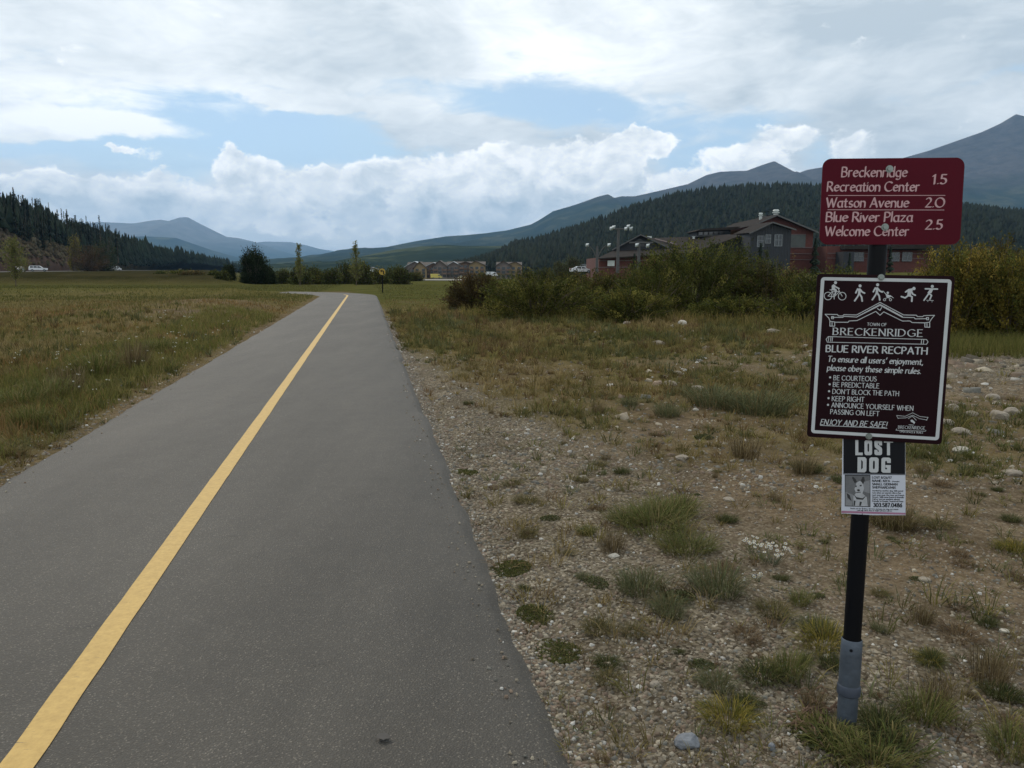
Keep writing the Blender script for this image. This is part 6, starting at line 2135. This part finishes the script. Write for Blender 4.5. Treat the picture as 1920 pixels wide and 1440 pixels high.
WH, GY, TN = (.42, .39, .33), (.17, .18, .195), (.25, .215, .17)
for k, a in enumerate([
    (1292, 1402, 56, 34, GY, 'blue grey flat stone at the bottom edge of the gravel, biggest near stone'), (1152, 1045, 24, 12, WH, 'small white stone left of the blue green grass cushion'),
    (1281, 611, 20, 15, WH, 'round white boulder standing in the grass in front of the dark willow'), (1262, 614, 14, 8, WH, 'low pale stone touching the round white boulder'),
    (1176, 609, 18, 7, TN, 'flat pale stone left of the round white boulder'), (1234, 647, 36, 12, TN, 'long flat tan stone in the dry grass, third row before the willows'),
    (1257, 724, 28, 14, TN, 'tan slab beside the greenest patch, left of its neighbour'), (1308, 733, 28, 14, TN, 'tan domed stone right of the tan slab'), (1280, 862, 30, 13, TN, 'flat tan stone alone on the bare dirt in the middle'),
    (1452, 625, 30, 13, TN, 'grey brown boulder half sunk in the grass left of the rules sign'), (1368, 935, 26, 10, TN, 'low tan stone on bare dirt above the daisies'), (1305, 772, 12, 8, WH, 'tiny bright white stone by the blue green weeds'),
    (1808, 851, 34, 18, WH, 'bright white chipped rock right of the rules sign'), (1808, 812, 40, 18, TN, 'pale flat boulder just above the bright white rock'), (1776, 797, 40, 18, TN, 'broad pale boulder touching the right edge of the rules sign'),
    (1824, 780, 32, 14, TN, 'flat pale boulder in the middle of the boulder patch'), (1790, 771, 24, 20, TN, 'rounded boulder beside the upper right edge of the rules sign'), (1878, 785, 36, 26, TN, 'largest upright boulder of the right patch'),
    (1902, 778, 34, 20, TN, 'boulder at the right frame edge of the patch'), (1775, 727, 30, 12, TN, 'pale flat stone at the top of the boulder patch'), (1866, 748, 30, 18, TN, 'dome shaped boulder at the back of the patch'),
    (1903, 895, 40, 18, TN, 'grey flat boulder low at the right frame edge'), (1552, 1233, 18, 14, WH, 'white angular stone left of the yellow grass by the post'), (1230, 1290, 24, 20, TN, 'upright brownish pebble on the gravel near the bottom'),
    (1736, 1090, 24, 12, TN, 'pale stone on the dirt right of the post'), (1886, 1180, 20, 9, WH, 'flat white stone near the right frame edge'), (1866, 1290, 28, 14, TN, 'pale stone above the big right corner tuft'),
    (1448, 1405, 16, 24, GY, 'small dark grey stone near the bottom right of the gravel'), (831, 1275, 13, 8, GY, 'single grey pebble lying on the asphalt')]):
    rock(*a, 600 + k)


# ---- individual tufts
def tuft_mesh(n, h, spread, w, pal, seed, curve=.5, fan=1.0, thick=1.0):
    g_ = np.random.default_rng(seed)
    a = g_.random(n) * 6.283; r = np.sqrt(g_.random(n)) * spread * .45
    out = (.15 + .85 * g_.random(n)) * fan
    hh = h * (.45 + .55 * g_.random(n))
    p0 = np.stack([np.cos(a) * r, np.sin(a) * r, np.full(n, -.005)], -1)
    a2 = a + g_.normal(size=n) * .5
    D_ = np.stack([np.cos(a2), np.sin(a2), np.zeros(n)], -1)
    L = out * spread * .75
    p1 = p0 + D_ * (L * .30)[:, None] + np.array([0, 0, 1]) * (hh * .55)[:, None]
    p2 = p0 + D_ * (L * .62)[:, None] + np.array([0, 0, 1]) * (hh * .88)[:, None]
    p3 = p0 + D_ * L[:, None] + np.array([0, 0, 1]) * (hh * (1 - curve * out * .6))[:, None]
    s = np.cross(D_, [0, 0, 1]) + g_.normal(size=(n, 3)) * .3
    s = s / np.linalg.norm(s, axis=1)[:, None] * (w * (.6 + .8 * g_.random(n)))[:, None] * .5
    v = np.stack([p0 - s, p0 + s, p1 - s * .9, p1 + s * .9, p2 - s * .6, p2 + s * .6, p3], 1).reshape(-1, 3)
    q = np.arange(n)[:, None] * 7
    f = np.concatenate([q + t_ for t_ in ([0, 1, 3], [0, 3, 2], [2, 3, 5], [2, 5, 4], [4, 5, 6])])
    pal = np.array(pal)
    c = pal[g_.integers(0, len(pal), n)] * (.65 + .7 * g_.random((n, 1)))
    return raw_mesh('tuft', v, f, np.repeat(c, 7, 0))


def weed_mesh(n, h, spread, leaf, pal, seed):
    g_ = np.random.default_rng(seed)
    a = g_.random(n) * 6.283; r = np.sqrt(g_.random(n)) * spread * .5
    c = np.stack([np.cos(a) * r, np.sin(a) * r, h * g_.random(n) * (1 - (r / (spread * .5)) ** 2 * .7) + .004], -1)
    pal = np.array(pal)
    v, f, k = leaves(c, leaf * (.6 + .8 * g_.random(n)), .45, pal[g_.integers(0, len(pal), n)] * (.6 + .8 * g_.random((n, 1))))
    return raw_mesh('weed', v, f, k)


YG = [(.19, .16, .028), (.14, .125, .024), (.25, .19, .045), (.09, .09, .022)]
GG = [(.105, .118, .032), (.082, .096, .028), (.145, .14, .045), (.17, .14, .06)]
DG = [(.056, .068, .024), (.07, .078, .028), (.044, .055, .020), (.10, .085, .035)]
BG = [(.10, .112, .052), (.13, .135, .068), (.075, .085, .040), (.15, .125, .06)]
DR = [(.16, .12, .06), (.12, .088, .045), (.09, .065, .035), (.20, .16, .09)]
OL = [(.135, .112, .045), (.10, .085, .036), (.18, .14, .06), (.075, .078, .030)]
TM = {
    'yellow': tuft_mesh(420, .16, .30, .0035, YG, 1, .8, 1.0), 'green': tuft_mesh(420, .22, .26, .0035, GG, 2, .5, .8), 'dark': tuft_mesh(380, .10, .17, .003, DG, 3, .7, 1.0),
    'sage': tuft_mesh(480, .17, .28, .003, BG, 4, .5, .9), 'dry': tuft_mesh(260, .22, .20, .0025, DR, 5, .3, .7), 'olive': tuft_mesh(340, .10, .20, .003, OL, 6, .6, 1.0),
    'mat': weed_mesh(5200, .035, .5, .020, DG + GG, 7), 'small': weed_mesh(700, .05, .17, .016, DG + BG, 8), 'brown': tuft_mesh(240, .09, .19, .003, [(.13, .088, .05), (.10, .068, .04), (.18, .125, .065)], 9, .6, 1.0),
    'reed': tuft_mesh(700, .30, .50, .004, GG + [(.095, .10, .035)], 10, .35, .7), 'broad': tuft_mesh(150, .30, .34, .010, DG + GG, 11, .6, .8),
}
UN = {'yellow': .30, 'green': .26, 'dark': .17, 'sage': .28, 'dry': .20, 'olive': .20, 'mat': .5, 'small': .17, 'brown': .19, 'reed': .5, 'broad': .34}
for v_ in TM.values(): v_.materials.append(M_GRASS)
NM = {'yellow': 'grass_tuft', 'green': 'grass_tuft', 'dark': 'grass_tuft', 'sage': 'sagebrush_tuft', 'dry': 'dry_grass_tuft', 'olive': 'grass_tuft', 'mat': 'weed_mat', 'small': 'weed', 'brown': 'dry_grass_tuft', 'reed': 'grass_clump', 'broad': 'grass_clump'}
CT_ = {'sage': 'plant', 'mat': 'weeds', 'small': 'weed'}


def tuft(kind, px, py, wpx, label, group='tufts growing on the gravelly ground', hs=1.0):
    c = on_ground(px, py)
    o = link(bpy.data.objects.new(NM[kind], TM[kind]))
    s = wpx / FPX * c[1] / UN[kind] / 1.15
    o.location = (c[0], c[1], gz(c[0], c[1])); q_ = (px * 7 + py * 3) % 11 / 11.0
    o.scale = (s * (.8 + .45 * q_), s * (1.2 - .4 * q_), s * hs * (.62 + .3 * ((py * 5) % 7) / 7.0)); o.rotation_euler = (.12 * (q_ - .5), .15 * (.5 - q_), px * .7)
    return tag(o, label, CT_.get(kind, 'grass'), group)


for a in [
    ('yellow', 1367, 1355, 105, 'yellow green spiky tuft on the gravel near the bottom, left of the post'), ('reed', 1225, 985, 170, 'largest bright green grass clump in the middle of the gravel', 'the broad green clump on the gravel', .6), ('green', 1175, 975, 80, 'green tuft at the upper left of the largest clump', 'the broad green clump on the gravel', .7), ('green', 1265, 960, 90, 'green tuft at the back right of the largest clump', 'the broad green clump on the gravel', .7),
    ('reed', 1288, 1030, 120, 'green grass clump at the lower right of the largest clump', 'the broad green clump on the gravel', .55), ('dry', 1150, 1030, 60, 'straw coloured tuft left of the largest green clump'), ('sage', 1200, 1110, 100, 'blue green feathery cushion below the straw tuft'),
    ('small', 1118, 1095, 60, 'dark leafy weed touching the left of the blue green cushion'), ('sage', 1255, 1152, 80, 'grey green cushion below and right of the first blue green one'), ('sage', 1345, 1110, 120, 'green grey patch below the daisies'),
    ('mat', 955, 1058, 100, 'flat green weed mat at the asphalt edge, topmost of three'), ('mat', 1008, 1145, 105, 'round dark green weed mat, middle of the three at the asphalt edge'), ('mat', 1040, 1210, 120, 'olive weed mat, lowest of the three at the asphalt edge'),
    ('sage', 1345, 1290, 80, 'dark blue green tuft above the yellow spiky one'), ('small', 1315, 1250, 55, 'small dark weed above the dark blue green tuft'), ('olive', 1140, 1272, 60, 'olive tuft alone on the lower gravel'),
    ('yellow', 1545, 1205, 100, 'yellow green tuft touching the left of the grey sleeve'), ('dark', 1430, 1270, 90, 'dark tuft left of the grey sleeve'), ('green', 1480, 1262, 90, 'mid green tuft left of the grey sleeve'),
    ('dark', 1365, 975, 38, 'small round dark tuft on bare dirt, above the daisies'), ('yellow', 1745, 1235, 55, 'spiky tuft on the dirt right of the grey sleeve'), ('dark', 1745, 1238, 58, 'dark spiky tuft right of the grey sleeve'),
    ('dark', 1852, 1165, 42, 'round dark tuft right on the bare dirt'), ('green', 1735, 1340, 110, 'bushy tuft with pale stalks right of the post foot'), ('dry', 1755, 1310, 80, 'pale dry stalks behind the bushy tuft at the post foot'),
    ('green', 1895, 1400, 110, 'large tuft cut by the lower right corner'), ('dark', 1880, 1300, 70, 'dark weed above the corner tuft'), ('broad', 1600, 1420, 150, 'broad bladed dark grass in front of the post foot', 'grass round the post foot', .55),
    ('broad', 1680, 1405, 130, 'broad dark grass right of the post foot', 'grass round the post foot', .55), ('mat', 1530, 1370, 150, 'dark leafy weeds left of the post foot'), ('green', 1560, 1390, 120, 'tall green grass growing up against the left of the post foot', 'grass round the post foot', .6),
    ('green', 1640, 1440, 140, 'thick green grass at the bottom edge below the post', 'grass round the post foot', .7), ('olive', 1670, 985, 95, 'golden dry tuft behind the lower right corner of the poster'), ('dry', 1680, 990, 90, 'straw tuft right of the poster'),
    ('olive', 1757, 990, 55, 'olive tuft right of the poster on the dirt'), ('dark', 1512, 886, 50, 'spiky olive tuft left of the poster'), ('dry', 1505, 890, 55, 'dry spiky tuft left of the poster'), ('dry', 1395, 855, 60, 'tall pale dry tuft left of the rules sign'),
    ('small', 1320, 820, 40, 'dark weed with white specks on the bare dirt'), ('dark', 1165, 884, 32, 'round dark tuft left of centre on the dirt'), ('olive', 1122, 868, 32, 'brown green tuft next to the round dark tuft'),
    ('brown', 1225, 835, 30, 'brown tuft above the flat tan stone'), ('sage', 1340, 762, 120, 'dense blue green growth left of the rules sign'), ('sage', 1420, 775, 120, 'dense green growth touching the left edge of the rules sign'),
    ('sage', 1180, 760, 40, 'small blue green tuft in front of the tan slab'), ('sage', 1250, 778, 60, 'blue green weeds below the tan slab'), ('yellow', 1905, 1030, 60, 'yellow green tuft at the right frame edge'), ('green', 1500, 1130, 50, 'green tuft under the daisies'),
    ('dark', 1465, 1085, 30, 'small dark tuft right of the white yarrow'), ('sage', 1530, 1180, 70, 'grey green tuft above the sleeve top'), ('brown', 1400, 1190, 60, 'brown tuft below the green grey patch'), ('olive', 1450, 1150, 70, 'olive tuft between daisies and sleeve'),
    ('brown', 1800, 1190, 80, 'faint brown tuft on the dirt right of the sleeve'), ('brown', 1805, 1060, 40, 'dry reddish weed on the dirt right of the post'), ('green', 1100, 1000, 40, 'green tuft left of the straw tuft'),
    ('mat', 870, 880, 60, 'thin weed mat at the asphalt edge above the others'), ('olive', 990, 1000, 40, 'small olive tuft near the asphalt edge'), ('dark', 1395, 1325, 60, 'dark weed between the yellow tuft and the post'),
]: tuft(*a)
g_ = np.random.default_rng(88)
kinds = ['olive', 'brown', 'dry', 'small', 'dark', 'sage', 'olive', 'brown', 'dry']
cnt = 0
while cnt < 120:
    py = 660 + 760 * g_.random() ** 1.5; px = g_.uniform(820, 1920)
    c = on_ground(px, py)
    if path_dist(c[0], c[1]) < 2.05: continue
    if min(math.hypot(px - a_, py - b_) for a_, b_ in ((1292, 1390), (1152, 1040), (1230, 1290), (1448, 1400), (1280, 860))) < 60: continue
    k = kinds[g_.integers(0, len(kinds))]
    w = (.05 + .17 * g_.random() ** 2) / c[1] * FPX
    look = {'olive': 'small olive tuft', 'brown': 'small reddish brown tuft', 'dry': 'small straw coloured tuft', 'small': 'small leafy dark weed', 'dark': 'small spiky dark green tuft', 'sage': 'small blue grey tuft'}[k]
    dd3 = path_dist(c[0], c[1])
    col_ = ('hugging the asphalt edge' if dd3 < 2.6 else 'on the gravel right of the path' if px < 1250 else 'on the dirt left of the signpost' if px < 1500 else
            'close to the signpost' if px < 1700 else 'on the dirt right of the signpost')
    row_ = ('far back in the rough grass' if py < 740 else 'level with the rules sign' if py < 830 else 'level with the poster' if py < 970 else 'level with the bare black post' if py < 1190 else 'near the bottom of the picture')
    wide = ', the wider kind' if w / FPX * c[1] > .15 else ''
    lb_ = look + ' ' + col_ + ', ' + row_ + wide
    lb_ = ' '.join(lb_.split()[:16])
    tuft(k, px, py, w, lb_, look + 's ' + col_)
    cnt += 1
# left side tufts along the edge
for k, (px, py, w, kind) in enumerate(((40, 770, 90, 'green'), (90, 755, 90, 'green'), (130, 740, 70, 'dry'), (180, 705, 80, 'green'), (60, 800, 70, 'green'), (250, 690, 60, 'dry'), (20, 850, 60, 'olive'), (120, 800, 50, 'olive'), (300, 665, 60, 'green'))):
    tuft(kind, px, py, w, {'green': 'green', 'dry': 'straw coloured', 'olive': 'low olive'}[kind] + ' tuft left of the path, number ' .replace(', number ', ' ') + ['by the frame edge, upper of two', 'second from the frame edge', 'with pale stalks, middle of the clump', 'where the clump thins out', 'lowest of the green clump', 'with pale stalks near the flowers', 'beside the asphalt at the frame edge', 'beside the asphalt below the green clump', 'farthest up the edge'][k], 'grass tufts left of the path', 1.2)


# ---- daisies and yarrow
def flowers(name, px, py, wpx, n, hgt, label, seed, petal=True):
    g_ = np.random.default_rng(seed)
    c = on_ground(px, py); sp_ = wpx / FPX * c[1] * .5
    rt = empty(name, (c[0], c[1], gz(c[0], c[1])), 0, label, 'flowers')
    st_ = MB(); hd = MB(); ey = MB()
    for k in range(n):
        a = g_.random() * 6.28; r = sp_ * math.sqrt(g_.random())
        x, y, z = math.cos(a) * r, math.sin(a) * r, hgt * (.6 + .4 * g_.random())
        st_.tube([(x * .3, y * .3, 0), (x * .8, y * .8, z * .6), (x, y, z)], [.0016, .0012, .001], 3, False)
        nrm = Vector((g_.normal() * .4, -.5 + g_.normal() * .4, 1)).normalized()
        q = nrm.to_track_quat('Z', 'Y')
        rr = .011 if petal else .012
        K = 10 if petal else 6
        for j in range(K):
            t0 = 6.283 * j / K
            p_ = [q @ Vector((math.cos(t0) * .003, math.sin(t0) * .003, 0)), q @ Vector((math.cos(t0 - .25) * rr * .8, math.sin(t0 - .25) * rr * .8, .0005)),
                  q @ Vector((math.cos(t0) * rr, math.sin(t0) * rr, .001)), q @ Vector((math.cos(t0 + .25) * rr * .8, math.sin(t0 + .25) * rr * .8, .0005))]
            hd.poly([tuple(Vector((x, y, z)) + u) for u in p_])
        ey.tube([tuple(Vector((x, y, z)) + nrm * .001), tuple(Vector((x, y, z)) + nrm * .003)], .0035, 6)
    st_.build('stems', M_stem, rt); hd.build('petals', M_petal, rt); ey.build('flower_centres', M_eye, rt)
    return rt


M_stem = mat('flower_stem', (.07, .08, .04), .8, .1, 20)
M_petal = mat('white_petal', (.55, .55, .52), .6, .05, 30)
M_eye = mat('flower_eye', (.35, .25, .05), .7, .1, 30)
flowers('daisy_plant', 1448, 1058, 80, 26, .13, 'clump of small white daisies on the dirt left of the post', 901)
flowers('daisy_plant', 1410, 1040, 44, 8, .10, 'smaller group of white daisies joining the clump on its left', 902)
flowers('yarrow', 1422, 1092, 22, 8, .05, 'tight white yarrow head below the daisies', 903, False)
flowers('yarrow', 1322, 800, 36, 8, .09, 'white specked yarrow above the dark weed on the dirt', 904, False)
# white flower heads along the left meadow edge
n = 190
y = 6.0 * (24 / 6.0) ** g_.random(n); x = path_x(y) - 2.3 - g_.random(n) ** 1.5 * (1.2 + y * .12)
kk = nfbm(x * .7, y * .7, 77, 3) > .5
x, y = x[kk], y[kk]
c = np.stack([x, y, height(x, y) + .16 + .16 * g_.random(len(x))], -1)
RNG = np.random.default_rng(3)
n2 = 3
cc_ = np.repeat(c, n2, 0) + RNG.normal(size=(len(c) * n2, 3)) * [.018, .018, .004]
v, f, k = leaves(cc_, .014 * np.ones(len(cc_)) + np.repeat(y, n2) * .0007, .9, np.tile([[.50, .50, .42]], (len(cc_), 1)), np.array([0, -.6, 1.0]), .5)
merge('flowers', [(v, f, k)], M_GRASS, 'white yarrow heads dotting the grass along the left edge of the path')
# leaf litter and thin stalks by the post foot
g_ = np.random.default_rng(17)
mb = MB()
for k in range(60):
    c = on_ground(1530 + g_.normal() * 26, 1345 + g_.normal() * 18)
    a = g_.random() * 6.28; L = .03 + .05 * g_.random()
    z = gz(c[0], c[1])
    mb.tube([(c[0], c[1], z + .01), (c[0] + math.cos(a) * L * .5, c[1] + math.sin(a) * L * .5, z + .02 + .02 * g_.random()), (c[0] + math.cos(a + .6) * L, c[1] + math.sin(a + .6) * L, z + .012)], [.004, .005, .002], 4, False)
tag(mb.build('dead_leaves', mat('dead_leaf', (.14, .085, .055), .9, .3, 30)), 'curled brown dead leaves piled left of the post foot', 'leaves', None, 'stuff')
for px, py, hpx, lb in ((1663, 1310, 130, 'thin dark dry stalk standing right of the grey sleeve'), (1697, 1340, 120, 'second thin dry stalk further right of the grey sleeve')):
    c = on_ground(px, py); h = hpx / FPX * c[1]
    rt = empty('dry_stalk', (c[0], c[1], gz(c[0], c[1])), 0, lb, 'stalk')
    MB().tube([(0, 0, 0), (.004, 0, h * .5), (0, 0, h)], [.0016, .0013, .0008], 4).build('stem', M_BARK, rt)
    s2_ = MB()
    for k in range(16):
        z = h * (.35 + .65 * g_.random()); a = g_.random() * 6.28
        s2_.tube([(0, 0, z), (math.cos(a) * .008, math.sin(a) * .008, z + .008)], [.0012, .0006], 3, False)
    s2_.build('seed_heads', M_BARK, rt)
# dark tar spot and cracks on the asphalt: an oil stain near the bottom
crm = mat('crack_filler', (.022, .020, .018), .7, .1, 30)
for px0, py0, px1, py1 in ((395, 1010, 470, 1003), (120, 1180, 215, 1172), (640, 930, 700, 928), (560, 1245, 640, 1236)):
    a_ = on_ground(px0, py0, .042); b_ = on_ground(px1, py1, .042)
    mb = MB(); N_ = 16; L_ = []; R_ = []
    for k in range(N_ + 1):
        p_ = a_ + (b_ - a_) * k / N_ + np.array([0, 1, 0]) * g_.normal() * .008
        w_ = .0016 * (1 - abs(2 * k / N_ - 1) ** 2) + .0003
        L_.append((p_[0], p_[1] + w_, .0455)); R_.append((p_[0], p_[1] - w_, .0455))
    for k in range(N_): mb.poly([L_[k], R_[k], R_[k + 1], L_[k + 1]])
    tag(mb.build('crack', crm), None, None, None, 'structure')
c = on_ground(718, 1403)
mb = MB(); pts = [(c[0] + .028 * math.cos(t) * (.6 + .7 * g_.random()), c[1] + .020 * math.sin(t) * (.6 + .7 * g_.random()), .0475) for t in np.linspace(0, 6.28, 15)[:-1]]
mb.poly(pts)
tag(mb.build('tar_spot', mat('tar', (.03, .026, .022), .6, .2, 40)), 'small dark tar spot on the asphalt near the bottom of the picture', 'stain')

# ------------------------------------------------------------------ haze
HB = MB(); HB.box(-26000, 26000, -700, 23500, -22, 1500)
m = bpy.data.materials.new('haze_air'); m.use_nodes = True
m.node_tree.nodes.clear()
out = m.node_tree.nodes.new('ShaderNodeOutputMaterial')
pv = m.node_tree.nodes.new('ShaderNodeVolumePrincipled')
pv.inputs['Color'].default_value = (.34, .63, 1.0, 1)
pv.inputs['Density'].default_value = 4.8e-5
pv.inputs['Anisotropy'].default_value = .2
m.node_tree.links.new(pv.outputs[0], out.inputs['Volume'])
tag(HB.build('haze', m), 'thin blue valley air between the camera and the mountains', None, None, 'stuff')
